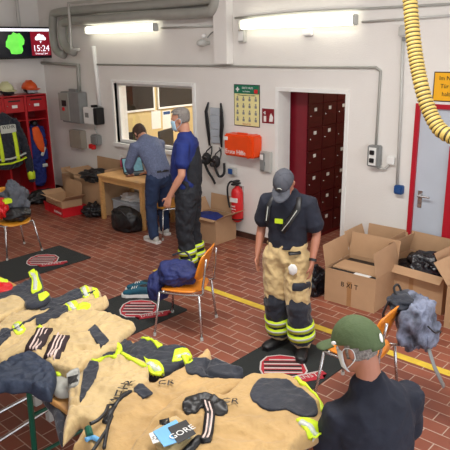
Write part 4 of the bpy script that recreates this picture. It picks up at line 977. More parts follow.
# sand trousers with braces
g = Cloth('fire_trousers', 'sand fire trousers with dark red striped braces and a navy thigh pocket', 'trousers',
          [(-5, 352), (8, 347), (22, 340), (38, 332), (50, 322), (62, 313), (78, 309), (100, 310), (112, 313), (126, 319), (135, 322), (133, 326), (122, 336), (118, 346), (104, 353), (92, 362), (80, 371), (68, 372), (50, 364), (28, 353), (12, 356), (0, 362)], M['beige'], .83, .085, .018, 6, 12)
g.patch('thigh_pocket', [(88, 331), (95, 325), (109, 341), (101, 350)], M['navy'], .01, None, False)
for (q0, q1) in (((33, 351), (45, 329)), ((51, 359), (62, 338))):
    g.strip('brace', [q0, q1], .105, M['darkstripe'], .012)
    dx = (q1[0]-q0[0]); 
    for s_ in (-3, 0, 3): g.strip('brace_stripe', [(q0[0]+s_, q0[1]+s_*.35), (q1[0]+s_, q1[1]+s_*.35)], .006, M['pinkstripe'], .022)
g.strip('lime_piping', [(38, 330), (42, 326)], .03, M['lime'], .008)
# blue-grey lining / waist hanging off the table
g = Cloth('fire_jacket', 'dark blue-grey jacket lining bunched over the near table edge above the green leg', 'jacket',
          [(-35, 385), (-10, 370), (8, 357), (20, 352), (30, 350), (42, 355), (53, 362), (56, 374), (52, 388), (50, 394), (38, 391), (28, 385), (12, 386), (0, 385), (-30, 398)], M['navyj'], .86, .075, .02, 9, 15, drop=.0)
g = Cloth('hanging_sleeve', 'dark narrow sleeve hanging down from the near table edge', 'sleeve', [(36, 386), (48, 380), (56, 386), (62, 396), (66, 410), (64, 428), (61, 439), (56, 425), (52, 408), (44, 398)], M['navy'], .72, .05, .012, 9, 17)
# grey lime cloth between
g = Cloth('lining_cloth', 'grey and lime lining showing between the trousers and the lettered jacket', 'cloth', [(50, 372), (62, 366), (76, 368), (84, 372), (78, 382), (66, 390), (54, 388)], M['greypipe'], .80, .05, .012, 9, 18)
g.patch('lime_piece', [(54, 370), (62, 367), (66, 371), (58, 376)], M['lime'])
# dark sleeves with lime at the back
g = Cloth('fire_jacket', 'black fire jacket with lime edged sleeves lying behind the lettered sand jacket', 'jacket',
          [(96, 356), (104, 350), (112, 340), (124, 336), (134, 342), (146, 338), (156, 338), (162, 346), (172, 346), (184, 346), (191, 351), (190, 362), (178, 370), (160, 374), (140, 372), (118, 366), (100, 362)], M['navy'], .80, .09, .02, 9, 21)
g.strip('lime_edge', [(142, 339), (152, 341), (160, 349)], .035, M['lime'], .006); g.strip('lime_edge', [(113, 343), (120, 350), (116, 358)], .03, M['lime'], .006)
g.patch('lime_band', [(175, 351), (190, 350), (191, 357), (180, 360), (172, 364)], M['lime']); g.strip('silver_band', [(176, 358), (190, 354)], .022, M['silver'], .01)
g.patch('lime_band', [(144, 360), (154, 362), (164, 370), (160, 378), (150, 374)], M['lime']); g.strip('silver_band', [(148, 366), (162, 374)], .03, M['silver'], .01)
# lettered jacket
g = Cloth('fire_jacket', 'sand fire jacket with black lettering and a navy elbow pad', 'jacket',
          [(62, 438), (63, 422), (67, 408), (68, 392), (68, 379), (74, 374), (80, 372), (86, 362), (98, 356), (112, 356), (124, 352), (138, 358), (148, 362), (148, 376), (150, 382), (134, 394), (126, 404), (116, 410), (108, 420), (98, 424), (88, 424), (80, 420), (72, 428)], M['beige'], .85, .085, .018, 7, 24)
g.patch('elbow_pad', [(84, 374), (90, 365), (97, 363), (99, 372), (92, 388), (84, 401), (80, 404), (82, 388)], M['navy'], .006, None, True, .014, .02)
g.patch('cuff', [(67, 379), (74, 375), (80, 374), (79, 391), (73, 392), (68, 390)], M['greypipe'], .006, 'grey knitted cuff', True, .014, .0); g.patch('cuff_strap', [(68, 381), (79, 379), (79, 389), (69, 391)], M['black'], .01, None, False, .014, .0)
g.strip('lime_piping', [(92, 360), (104, 356), (116, 358)], .02, M['lime'], .007); g.strip('lime_piping', [(122, 354), (134, 362), (146, 364)], .02, M['lime'], .007)
g.text('WEHR', 122, 392, .085, math.radians(118), M['black'])
# trousers/jacket with knee pad, upper right
g = Cloth('fire_jacket', 'sand fire jacket with navy chest pocket and round navy elbow patch, behind the tagged one', 'jacket',
          [(70, 445), (84, 446), (96, 458), (130, 470), (160, 430), (190, 405), (222, 398), (246, 384), (246, 378), (226, 380), (206, 374), (210, 360), (211, 351), (204, 349), (197, 356), (186, 364), (172, 372), (158, 379), (146, 383), (132, 388), (118, 400), (108, 412), (96, 422), (84, 430)], M['beige2'], .84, .095, .018, 6, 31)
g.patch('elbow_patch', [(185, 366), (192, 361), (206, 360), (226, 364), (242, 372), (240, 378), (222, 378), (202, 378), (188, 374)], M['navy'], .005)
g.patch('chest_pocket', [(133, 391), (142, 384), (153, 396), (143, 402)], M['navy'], .01, None, False)
g.text('CR', 166, 381, .07, math.radians(40), M['black'])
g.strip('lime_band', [(184, 358), (190, 364)], .04, M['lime'], .006)
g.strip('black_strap', [(106, 426), (112, 412), (120, 402), (130, 394)], .035, M['black'], .012)
# tagged jacket in front
g = Cloth('fire_jacket', 'gold-sand fire jacket with blue hang tag, black collar strap and large navy shoulder patch', 'jacket',
          [(112, 480), (124, 456), (138, 438), (148, 424), (160, 412), (172, 401), (188, 392), (206, 388), (222, 394), (232, 388), (246, 376), (258, 373), (280, 373), (300, 378), (314, 390), (322, 404), (325, 420), (318, 434), (300, 444), (286, 462), (270, 490), (180, 500)], M['beige2'], .885, .10, .02, 5.5, 37)
g.patch('shoulder_patch', [(256, 378), (262, 374), (282, 374), (298, 380), (311, 392), (318, 406), (314, 414), (300, 413), (286, 408), (270, 406), (256, 400), (250, 392), (252, 384)], M['navy'], .005, None, True, .014, .07)
g.strip('lime_piping', [(296, 378), (310, 388), (320, 402), (323, 412)], .022, M['lime'], .007, None, .03)
g.patch('lime_band', [(296, 421), (304, 419), (322, 424), (320, 432), (312, 436), (304, 430)], M['lime'], .006, None, True, .014, .05); g.strip('silver_band', [(300, 424), (317, 432)], .028, M['silver'], .01, None, .05)
g.patch('collar_flap', [(182, 402), (187, 394), (198, 390), (212, 391), (221, 396), (228, 405), (218, 412), (206, 405), (196, 408), (186, 410)], M['black'], .012, None, True, .014, .07)
g.strip('collar_strap', [(206, 396), (210, 408), (208, 424), (205, 438)], .05, M['black'], .02, None, .08); g.strip('strap_stripe', [(205, 400), (208, 412), (206, 426), (203, 436)], .008, M['pinkstripe'], .024, None, .08)
g.strip('strap_stripe', [(209, 400), (212, 412), (210, 426), (207, 436)], .008, M['pinkstripe'], .024, None, .08)
g.text('CR', 230, 401, .07, math.radians(35), M['black'])
g.patch('chest_pocket', [(152, 424), (160, 417), (176, 412), (190, 422), (196, 432), (186, 442), (170, 448), (156, 440)], M['beige'], .014, None, True, .014, .08)
g.strip('pocket_clip', [(163, 414), (166, 422)], .04, M['black'], .02, None, .08)
g.strip('black_strap', [(176, 452), (190, 444), (202, 432)], .03, M['black'], .016, None, .08)
# hang tags
tp = fl(168, 432, 1.0); tz = .99
def tagcard(label, corners, m, z, body=None, bm_=None, size=.05, ang=0):
    P = [fl(x, y, z) for x, y in corners]; c = sum(P, Vector())/len(P)
    t = thing('hang_tag', label, 'tag', c)
    k = B(); prism(k, [(p.x-c.x, p.y-c.y) for p in P], 0, .003); obj('card', k, m, t)
    return t, c
t, c = tagcard('pale blue hang tag with a black printed panel on the front jacket', [(153, 432), (176, 420), (190, 438), (164, 447)], M['tagblue'], .985)
P = [fl(x, y, .989) for x, y in ((168, 428), (186, 420), (196, 434), (178, 444))]
k = B(); prism(k, [(p.x-c.x, p.y-c.y) for p in P], .004, .007); b_ = obj('black_panel', k, M['black'], t)
q = fl(182, 432, .993); text('lettering', 'GORE', .05, M['paper'], b_, Matrix.Translation((q.x-c.x, q.y-c.y, .0078)) @ Matrix.Rotation(math.radians(82), 4, 'Z'), .0006)
t, c = tagcard('small white hang tag left of the blue one on the front jacket', [(149, 434), (158, 430), (162, 441), (153, 444)], M['paper'], .98)
q = fl(155, 438, .984); text('lettering', '52', .03, M['black'], t, Matrix.Translation((q.x-c.x, q.y-c.y, .0036)) @ Matrix.Rotation(math.radians(40), 4, 'Z'), .0005)
# straps at the lower left of the jackets
t = thing('strap_bundle', 'black straps with a blue buckle hanging below the lettered jacket', 'straps', fl(100, 430, .85))
c = t.location
def w3(x, y, z): p = fl(x, y, z); return p-Vector(c)
k = B()
for pts in (((90, 424), (98, 420), (105, 413), (108, 406)), ((104, 448), (106, 436), (108, 426), (112, 416)), ((92, 452), (100, 440), (108, 428))):
    tube(k, [w3(x, y, .93) for x, y in pts], .009, 8, 4)
obj('strap', k, M['black'], t, True)
k = B(); tube(k, [w3(86, 440, .9), w3(92, 437, .9), w3(100, 441, .9)], .012, 8, 4); obj('blue_buckle', k, M['tagblue'], t, True)
k = B(); tube(k, [w3(88, 428, .92), w3(90, 436, .91)], .018, 8); obj('teal_loop', k, M['green'], t)
# ------------------------------------------------------------------ people
def hand(bm, wrist, d, n, thumb, curl=.35, s=1.0):
    """five fingers; d = finger direction, n = palm normal, thumb = side the thumb leaves"""
    d = Vector(d).normalized(); n = Vector(n); n = (n-d*n.dot(d)).normalized(); sd = Vector(thumb); sd = (sd-d*sd.dot(d)-n*sd.dot(n)).normalized()
    w = Vector(wrist)
    limb(bm, [(w, .028*s, .02*s), (w+d*.035*s, .036*s, .017*s), (w+d*.085*s, .042*s, .015*s)], side=sd, seg=12)
    for off, L_ in ((.031, .072), (.0105, .08), (-.0105, .075), (-.031, .058)):
        b = w+d*.08*s+sd*off*s; dirv = (d+sd*off*3.2).normalized(); p1 = b+dirv*L_*.42*s
        c1, s1 = math.cos(curl), math.sin(curl); d2 = (dirv*c1+n*s1); p2 = p1+d2*L_*.33*s
        c2, s2 = math.cos(curl*2.1), math.sin(curl*2.1); d3 = (dirv*c2+n*s2); p3 = p2+d3*L_*.27*s
        limb(bm, [(b-dirv*.015*s, .009*s, .009*s), (p1, .0088*s, .0088*s), (p2, .008*s, .008*s), (p3, .0065*s, .0065*s)], side=sd, seg=8)
    b = w+d*.028*s+sd*.026*s; t1 = b+(d*.6+sd*.8).normalized()*.035*s; t2 = t1+(d*.85+sd*.35+n*.35).normalized()*.03*s; t3 = t2+(d*.9+n*.5).normalized()*.022*s
    limb(bm, [(b-sd*.015*s, .012*s, .012*s), (t1, .0115*s, .0115*s), (t2, .0098*s, .0098*s), (t3, .0075*s, .0075*s)], side=n, seg=8)
def headgeo(bm, H):
    rings = [(-.118, .028, .058, .025), (-.1, .046, .038, .05), (-.065, .06, .016, .075), (-.02, .069, .0, .09), (.02, .075, -.006, .096), (.06, .073, -.01, .095), (.09, .058, -.012, .078), (.11, .03, -.012, .042)]
    V = []
    R3 = H.to_3x3()
    for z, a, yc, b in rings: V.append([bm.verts.new(H @ Vector((a*math.cos(2*PI*k/18), yc+b*math.sin(2*PI*k/18), z))) for k in range(18)])
    for r0, r1 in zip(V, V[1:]):
        for k in range(18): bm.faces.new((r0[k], r0[(k+1) % 18], r1[(k+1) % 18], r1[k]))
    bm.faces.new(V[0][::-1]); bm.faces.new(V[-1])
    limb(bm, [(H @ Vector((0, .088, .02)), .009, .009), (H @ Vector((0, .101, -.008)), .011, .011), (H @ Vector((0, .105, -.028)), .015, .011)], side=R3 @ Vector((1, 0, 0)), seg=8)
    limb(bm, [(H @ Vector((-.04, .078, .03)), .008, .008), (H @ Vector((0, .09, .03)), .008, .008), (H @ Vector((.04, .078, .03)), .008, .008)], side=R3 @ Vector((0, 0, 1)), seg=8)
    for sx in (-1, 1):
        ellip(bm, H @ Vector((sx*.077, -.012, -.008)), (.009, .019, .032), 10, 8, H)
        ellip(bm, H @ Vector((sx*.085, -.018, .0)), (.006, .016, .026), 10, 8, H)
def facial(H, body, skin_lid=True):
    for sx in (-1, 1):
        k = B(); ellip(k, H @ Vector((sx*.031, .083, .008)), (.013, .008, .008), 10, 8, H); e = obj('eye', k, M['paper'], body, True)
        k = B(); ellip(k, H @ Vector((sx*.031, .0895, .008)), (.006, .004, .006), 8, 6, H); obj('iris', k, M['eye'], e, True)
        k = B(); limb(k, [(H @ Vector((sx*.015, .095, .03)), .004, .004), (H @ Vector((sx*.048, .082, .031)), .004, .003)]); obj('eyebrow', k, M['brownhair'], body, True)
    k = B(); limb(k, [(H @ Vector((-.022, .084, -.06)), .005, .004), (H @ Vector((0, .092, -.059)), .007, .005), (H @ Vector((.022, .084, -.06)), .005, .004)], side=(0, 0, 1)); obj('mouth', k, M['lip'], body, True)
RG = [(-.13, .0, .05, .0), (-.118, .028, .058, .025), (-.1, .046, .038, .05), (-.065, .06, .016, .075), (-.02, .069, .0, .09), (.02, .075, -.006, .096), (.06, .073, -.01, .095), (.09, .058, -.012, .078), (.11, .03, -.012, .042), (.118, 0, -.012, 0)]
def skull(u, sc):
    """point on the head's own surface in direction u, pushed out by the hair's thickness"""
    t = (sc-1)*.1; z = max(-.129, min(.1175, -.006+u.z*.1235)); L_ = math.hypot(u.x, u.y) or 1e-6
    for q0, q1 in zip(RG, RG[1:]):
        if q0[0] <= z <= q1[0]:
            f = (z-q0[0])/(q1[0]-q0[0]); a, yc, b = [q0[i]*(1-f)+q1[i]*f for i in (1, 2, 3)]; break
    return Vector((u.x/L_*(a+t), yc+u.y/L_*(b+t), z+t*max(0, u.z)*1.3))
def shell(name, H, keep, m, parent, sc=1.06, add=None, wr=0, grow=(0, 0, 0)):
    """hair or cap crown: skull-shaped shell kept where keep(p) is true"""
    k = B(); bmesh.ops.create_uvsphere(k, u_segments=40, v_segments=28, radius=1)
    for v in k.verts:
        u = v.co.copy(); p = skull(u, sc) if name == 'hair' else Vector((u.x*.076*sc, -.008+u.y*.098*sc, .008+u.z*(.107 if u.z > 0 else .12)*sc))
        if wr: p += u*wr*noise.noise(p*60)
        v.co = p+Vector(grow)
    bmesh.ops.delete(k, geom=[v for v in k.verts if not keep(v.co)], context='VERTS')
    k.normal_update()
    g_ = bmesh.ops.solidify(k, geom=k.faces[:], thickness=.006)
    if add: add(k)
    for v in k.verts: v.co = H @ v.co
    return obj(name, k, m, parent, True)
def maskgeo(H, parent, m):
    k = B(); n = 10; vs = []
    for j in range(7):
        z = -.105+j*.018; row = []
        for i in range(n+1):
            a = -1.05+2.1*i/n; w = .079-.012*abs(j-3.2)/3; row.append(k.verts.new((math.sin(a)*w, -.005+math.cos(a)*(.105+.012*math.exp(-a*a*4)-(.02 if j in (0,) else 0)), z)))
        vs.append(row)
    for r0, r1 in zip(vs, vs[1:]):
        for i in range(n): k.faces.new((r0[i], r0[i+1], r1[i+1], r1[i]))
    bmesh.ops.recalc_face_normals(k, faces=k.faces[:]); bmesh.ops.solidify(k, geom=k.faces[:], thickness=.003)
    for v in k.verts: v.co = H @ v.co
    o = obj('face_mask', k, m, parent, True)
    for sx in (-1, 1):
        k = B(); tube(k, [H @ Vector((sx*.072, .045, -.01)), H @ Vector((sx*.083, .01, .02)), H @ Vector((sx*.086, -.03, .012)), H @ Vector((sx*.08, -.025, -.035)), H @ Vector((sx*.068, .035, -.08))], .0022, 6, 4); obj('ear_loop', k, m, o)
def build_person(label, loc, rz, P, skin, voxel=.0075):
    t = thing('person', label, 'person', loc, rz)
    k = B()
    for pts in (P['spine'],): limb(k, pts, side=P.get('torso_side', (1, 0, 0)), seg=22)
    H = P['H']
    nb = Vector(P['spine'][-1][0]); hb = H @ Vector((0, -.03, -.07))
    limb(k, [(nb-Vector((0, 0, .03)), .075, .065), (nb.lerp(hb, .5), .057, .058), (hb, .055, .06), (H @ Vector((0, -.01, -.02)), .05, .06)], seg=16)
    headgeo(k, H)
    for sx, key in ((-1, 'L'), (1, 'R')):
        sh, el, wr_ = [Vector(v) for v in P['arm'+key]]
        limb(k, [(sh-Vector((sx*.05, 0, .0)), .055, .055), (sh, .056, .056), (sh.lerp(el, .4), .048, .05), (el, .039, .041), (el.lerp(wr_, .3), .04, .043), (el.lerp(wr_, .75), .029, .032), (wr_, .024, .028)], side=(1, 0, 0), seg=14)
        d, n, th, cu = P['hand'+key]; hand(k, wr_, d, n, th, cu)
        hip, kn, an, toe = [Vector(v) for v in P['leg'+key]]
        limb(k, [(hip+Vector((0, 0, .05)), .085, .095), (hip, .09, .095), (hip.lerp(kn, .5), .075, .08), (kn, .055, .058), (kn.lerp(an, .3), .052, .06), (kn.lerp(an, .8), .036, .038), (an, .036, .04)], seg=16)
        limb(k, [(an-toe*.05-Vector((0, 0, .045)), .034, .035), (an+toe*.04-Vector((0, 0, .05)), .038, .032), (an+toe*.15-Vector((0, 0, .062)), .042, .02)], side=Vector((0, 0, 1)).cross(toe), seg=12)
    body = fuse('body', k, skin, t, voxel, 3)
    return t, body
def hipside(v): return v
def trousers(P, t, m, a=.03, low=.0, rk=1.0, name='trousers'):
    k = B(); s0, s1, s2 = P['spine'][0], P['spine'][1], P['spine'][2]
    z0 = Vector(s0[0]); z1 = Vector(P['waist'])
    limb(k, [(z0-Vector((0, 0, .02)), s0[1]+a*.7, s0[2]+a*.8), (z0.lerp(z1, .5), s0[1]+a*.7, s0[2]+a*.7), (z1, s1[1]+a*.9, s1[2]+a*.8)], seg=22)
    for key in 'LR':
        hip, kn, an, toe = [Vector(v) for v in P['leg'+key]]
        e = an+Vector((0, 0, low))
        limb(k, [(hip+Vector((0, 0, .05)), .09+a, .1+a), (hip, .092+a, .1+a), (hip.lerp(kn, .5), .078+a*1.1, .082+a*1.1), (kn, .058+a*1.2*rk, .062+a*1.2*rk), (kn.lerp(an, .4), .055+a*1.3*rk, .06+a*1.3*rk), (e, .045+a*1.6*rk, .05+a*1.6*rk)], seg=18)
    return fuse(name, k, m, t, .012, 3, .016 if a > .02 else .008, 9)
def shirt(P, t, m, a=.014, sleeve=.75, name='shirt', hem=None, wr=.006):
    k = B(); S = P['spine']
    pts = [(Vector(p), r1+a+.004, r2+a+.006) for p, r1, r2 in S]
    h_ = Vector(hem) if hem else None
    if h_ is not None: pts[0] = (h_, S[1][1]+a*1.6, S[1][2]+a*1.6)
    pts[-1] = (pts[-1][0]-Vector((0, 0, .01)), pts[-1][1]*.95, pts[-1][2])
    limb(k, pts, side=P.get('torso_side', (1, 0, 0)), seg=22)
    for sx, key in ((-1, 'L'), (1, 'R')):
        sh, el, wr_ = [Vector(v) for v in P['arm'+key]]
        L1 = [(sh-Vector((sx*.06, 0, -.0)), .066+a, .068+a), (sh, .064+a, .066+a)]
        if sleeve <= 1: L1 += [(sh.lerp(el, sleeve*.6), .056+a*1.3, .058+a*1.3), (sh.lerp(el, sleeve), .053+a*1.8, .055+a*1.8)]
        else: L1 += [(sh.lerp(el, .6), .05+a*1.2, .052+a*1.2), (el, .045+a, .047+a), (el.lerp(wr_, sleeve-1), .038+a, .04+a)]
        limb(k, L1, seg=16, cap=True)
    return fuse(name, k, m, t, .011, 3, wr, 8)
def boots(P, t, m, h=.2, name='boot', sole=None, fat=1.0):
    for key in 'LR':
        hip, kn, an, toe = [Vector(v) for v in P['leg'+key]]; k = B(); g0 = an.z-.09
        side = Vector((0, 0, 1)).cross(toe)
        limb(k, [(an-toe*.055+Vector((0, 0, -.035)), .045*fat, .05*fat), (an+toe*.05+Vector((0, 0, -.045)), .05*fat, .043*fat), (an+toe*.14+Vector((0, 0, -.052)), .055*fat, .034*fat), (an+toe*.19+Vector((0, 0, -.058)), .045*fat, .026*fat)], side=side)
        limb(k, [(an+Vector((0, 0, -.04)), .05*fat, .055*fat), (an+Vector((0, 0, h-.09)), .056*fat, .06*fat)])
        b = fuse(name, k, m, t, .009, 2)
        k = B(); R_ = Matrix.Translation((an.x, an.y, 0)) @ Matrix(((side.x, toe.x, 0), (side.y, toe.y, 0), (0, 0, 1))).to_4x4()
        prism(k, [(x*fat, y) for x, y in ((-.045, -.1), (-.05, 0), (-.055, .12), (-.04, .19), (0, .215), (.04, .19), (.055, .12), (.05, 0), (.045, -.1), (0, -.115))], g0+.001, g0+.032, R_); obj('sole', k, sole or M['black'], b)
def legband(P, t, key, f0, r, hgt, m, name='reflective_band'):
    hip, kn, an, toe = [Vector(v) for v in P['leg'+key]]; c = kn.lerp(an, f0); d = (an-kn).normalized()
    k = B(); tube(k, [c-d*hgt/2, c+d*hgt/2], r, 24); return obj(name, k, m, t, True)
def HM(c, yaw=0, pitch=0, roll=0): return Matrix.Translation(c) @ Matrix.Rotation(yaw, 4, 'Z') @ Matrix.Rotation(-pitch, 4, 'X') @ Matrix.Rotation(roll, 4, 'Y')
def cap(H, parent, m, badge=None, sc=1.16):
    def keep(p): return p.z > .028-.35*max(0, -p.y)
    def crown(k): pass
    c = shell('cap', H, keep, m, parent, sc)
    k = B(); vs = []; n = 12
    for side in (0, 1):
        for j in range(5):
            row = []
            for i in range(n+1):
                a = -1.0+2.0*i/n; r0 = 1.0+j*.16
                x = math.sin(a)*.074*sc*(1+.02*j); y = math.cos(a)*.088*sc+(j*.0215*sc/1.16)*math.cos(a*.9); z = .038-.004*j-.16*x*x*4-side*.004
                row.append(k.verts.new((x, y, z)))
            vs.append(row)
    for s_ in (0, 1):
        for j in range(4):
            for i in range(n):
                a_, b_ = vs[s_*5+j], vs[s_*5+j+1]; k.faces.new((a_[i], a_[i+1], b_[i+1], b_[i]))
    for i in range(n): k.faces.new((vs[4][i], vs[4][i+1], vs[9][i+1], vs[9][i]))
    for v in k.verts: v.co = H @ v.co
    obj('brim', k, m, c, True)
    k = B(); ellip(k, H @ Vector((0, -.008, .132)), (.008, .008, .005), 8, 6, H); obj('button', k, m, c)
    for i in range(6):
        a = i*PI/3+PI/6; k = B(); pts = []
        for j in range(8):
            e = .25+j*(PI/2-.25)/7.5; pts.append(H @ Vector((.0896*math.cos(a)*math.cos(e), -.008+.115*math.sin(a)*math.cos(e), .008+.125*math.sin(e))))
        if pts: tube(k, pts, .0016, 5); obj('seam', k, m, c)
    return c
# ---- man A (grey cap)
PA = fl(286, 347); sA = 1.0
P = dict(spine=[((0, 0, .86), .155, .115), ((0, 0, .97), .15, .11), ((0, .0, 1.1), .15, .11), ((0, .0, 1.25), .165, .115), ((0, .01, 1.37), .165, .1), ((0, .02, 1.43), .1, .07)], waist=(0, 0, .99),
         H=HM((0, .125, 1.545), 0, math.radians(50)),
         armL=((-.175, .0, 1.36), (-.25, -.02, 1.1), (-.245, .09, .88)), armR=((.175, .0, 1.36), (.25, -.04, 1.1), (.255, .06, .88)),
         handL=((.05, .2, -1), (1, 0, 0), (0, 1, 0), .35), handR=((-.05, .2, -1), (-1, 0, 0), (0, 1, 0), .35),
         legL=((-.09, 0, .84), (-.13, .09, .47), (-.17, .06, .09), (-.2, .98, 0)), legR=((.09, 0, .84), (.09, .03, .47), (.07, -.03, .09), (.45, .9, 0)))
t, body = build_person('man in dark tee, grey cap and sand fire trousers looking down at the mat', (PA.x, PA.y, .008), math.radians(-160), P, M['skin2'])
facial(P['H'], body)
tr = trousers(P, t, M['beige'], .035, .04, 1.0, 'fire_trousers')
boots(P, t, M['black'], .2, 'boot')
tee = shirt(P, t, M['tee'], .018, .72, 'tee_shirt', (0, 0, .98))
for key, sx in (('L', -1), ('R', 1)):
    hip, kn, an, toe = [Vector(v) for v in P['leg'+key]]
    k = B(); limb(k, [(kn.lerp(an, -.05), .107, .112), (kn.lerp(an, .5), .111, .116), (an+Vector((0, 0, .03)), .11, .112)], seg=20, cap=False); lo = fuse('lower_leg_panel', k, M['navy'], t, .011, 2, .012, 9); lo['label'] = 'navy lower leg panel'
    k = B(); limb(k, [(hip.lerp(kn, .72)+Vector((0, .03, 0)), .07, .075), (kn+Vector((0, .02, 0)), .1, .1), (kn.lerp(an, .2), .108, .11)], seg=18); fuse('knee_pad', k, M['navy'], t, .011, 2, .006, 9)
    for f0 in (.52, .74):
        legband(P, t, key, f0, .122, .055, M['lime']); legband(P, t, key, f0, .1235, .018, M['silver'], 'silver_band')
k = B(); limb(k, [((-.225, .07, .66), .035, .012), ((-.17, .155, .665), .037, .014), ((-.11, .185, .67), .037, .012)], side=(0, 0, 1)); obj('thigh_pocket', k, M['navy'], t, True)
k = B(); blob(k, (-.1, .165, .82), (.04, .014, .05), .3, 3, 3, 2); obj('care_tag', k, M['paper'], t, True)
bxo('chest_badge', (.0, .135, 1.205), (.07, .15, 1.245), M['lime'], tee, .003)
k = B(); limb(k, [((-.11, .06, 1.42), .028, .008), ((-.12, .125, 1.34), .028, .008), ((-.06, .155, 1.24), .028, .008), ((-.0, .155, 1.14), .028, .008)]); s_ = obj('tool_strap', k, M['black'], t, True)
k = B(); tube(k, [(-.118, .137, 1.33), (-.06, .161, 1.235), (.0, .16, 1.15)], .004, 6); obj('reflective_thread', k, M['silver'], s_)
k = B(); limb(k, [((.1, .05, 1.43), .02, .006), ((.135, .12, 1.34), .02, .006), ((.145, .13, 1.2), .02, .006)]); s_ = obj('tool_strap', k, M['black'], t, True)
k = B(); tube(k, [(.134, .134, 1.34), (.146, .143, 1.22)], .004, 6); obj('reflective_thread', k, M['silver'], s_)
k = B(); limb(k, [((-.14, .1, .955), .03, .012), ((-.06, .14, .95), .03, .012)]); obj('belt_buckle', k, M['black'], t, True)
k = B(); tube(k, [(-.247, .075, .905), (-.246, .085, .885)], .033, 16); wt = obj('wristwatch', k, M['black'], t)
cp = cap(P['H'], t, M['capgrey'])
k = B(); ellip(k, P['H'] @ Vector((0, .096, .083)), (.022, .006, .018), 12, 8, P['H']); obj('round_badge', k, M['silver'], cp); k = B(); ellip(k, P['H'] @ Vector((0, .1, .084)), (.016, .006, .012), 12, 8, P['H']); obj('badge_centre', k, M['black'], cp)
shell('hair', P['H'], lambda p: p.y < .0 and p.z > -.045 and p.z < .05, M['greyhair'], t, 1.1)
# ---- man B (blue polo, side on)
PB = fl(191, 272)
P = dict(spine=[((0, 0, .95), .16, .13), ((0, .01, 1.06), .16, .135), ((0, .03, 1.18), .16, .14), ((0, .02, 1.36), .175, .13), ((0, .0, 1.51), .175, .11), ((0, .01, 1.58), .1, .075)], waist=(0, 0, 1.1),
         H=HM((0, .06, 1.755), 0, math.radians(10)),
         armL=((-.195, .0, 1.5), (-.25, .0, 1.2), (-.24, .15, .96)), armR=((.195, .0, 1.5), (.26, .0, 1.2), (.22, .18, .98)),
         handL=((.05, .3, -1), (1, 0, 0), (0, 1, 0), .4), handR=((-.05, .3, -1), (-1, 0, 0), (0, 1, 0), .4),
         legL=((-.095, 0, .93), (-.11, .03, .5), (-.11, -.02, .09), (-.1, 1, 0)), legR=((.095, 0, .93), (.12, .0, .5), (.12, -.06, .09), (.15, .98, 0)))
t, body = build_person('grey-haired man in royal blue polo, dark vest and face mask standing side on', (PB.x, PB.y, 0), math.radians(122), P, M['skin'])
t.scale = (1.05, 1.05, 1.05)
facial(P['H'], body)
trousers(P, t, M['workt'], .026, .04, 1.0, 'work_trousers'); boots(P, t, M['black'], .2)
po = shirt(P, t, M['polo'], .016, .62, 'polo_shirt', (0, 0, 1.04))
k = B(); limb(k, [((0, -.03, 1.08), .165, .13), ((0, -.035, 1.3), .165, .13), ((0, -.03, 1.45), .12, .11), ((0, -.02, 1.56), .08, .075)], seg=22); fuse('braces_back', k, M['workt'], t, .012, 3, .006, 9)
for key in 'LR':
    for f0 in (.5, .74): legband(P, t, key, f0, .107, .055, M['lime']); legband(P, t, key, f0, .1085, .016, M['silver'], 'silver_band')
bxo('shirt_logo', (-.275, -.02, 1.36), (-.268, .04, 1.375), M['paper'], po, 0)
shell('hair', P['H'], lambda p: (p.z > .062-.6*max(0, p.y-.02)*-.3 or (p.y < .0 and p.z > -.045+.8*max(0, p.y+.04))) and not (p.y > .06 and p.z < .085), M['greyhair'], t, 1.13, None, .004)
maskgeo(P['H'], t, M['mask'])
# ---- man C (leaning over the laptop)
P = dict(spine=[((0, -.08, .84), .15, .115), ((0, -.08, .95), .145, .115), ((0, -.01, 1.06), .145, .115), ((0, .1, 1.19), .16, .12), ((0, .2, 1.3), .16, .1), ((0, .25, 1.34), .09, .07)], waist=(0, -.07, .96),
         H=HM((0, .37, 1.4), 0, math.radians(50)),
         armL=((-.18, .19, 1.27), (-.25, .28, 1.0), (-.13, .45, .83)), armR=((.18, .19, 1.27), (.25, .3, 1.0), (.13, .47, .83)),
         handL=((.1, 1, -.25), (0, -.2, -1), (1, 0, 0), .3), handR=((-.1, 1, -.25), (0, -.2, -1), (-1, 0, 0), .3),
         legL=((-.09, -.07, .83), (-.13, -.04, .45), (-.16, -.13, .09), (-.1, 1, 0)), legR=((.09, -.07, .83), (.12, .06, .45), (.15, .1, .09), (.05, 1, 0)))
t, body = build_person('man in blue-grey shirt and jeans bending over the laptop on the wooden table', (-6.3, 5.38, 0), math.radians(80), P, M['skin'])
t.scale = (1.05, 1.05, 1.04)
facial(P['H'], body)
trousers(P, t, M['jeans'], .012, -.01, 1.2, 'jeans'); boots(P, t, M['palegrey'], .12, 'sneaker', M['paper'], .95)
shirt(P, t, M['check'], .018, 1.5, 'shirt', (0, -.07, .93))
k = B(); limb(k, [((0, -.075, .935), .165, .135), ((0, -.07, .965), .165, .135)], cap=False, seg=24); obj('belt', k, M['black'], t)
shell('hair', P['H'], lambda p: (p.z > .06 or (p.y < .02 and p.z > -.06)) and not (p.y > .075 and p.z < .085), M['brownhair'], t, 1.13, None, .006)
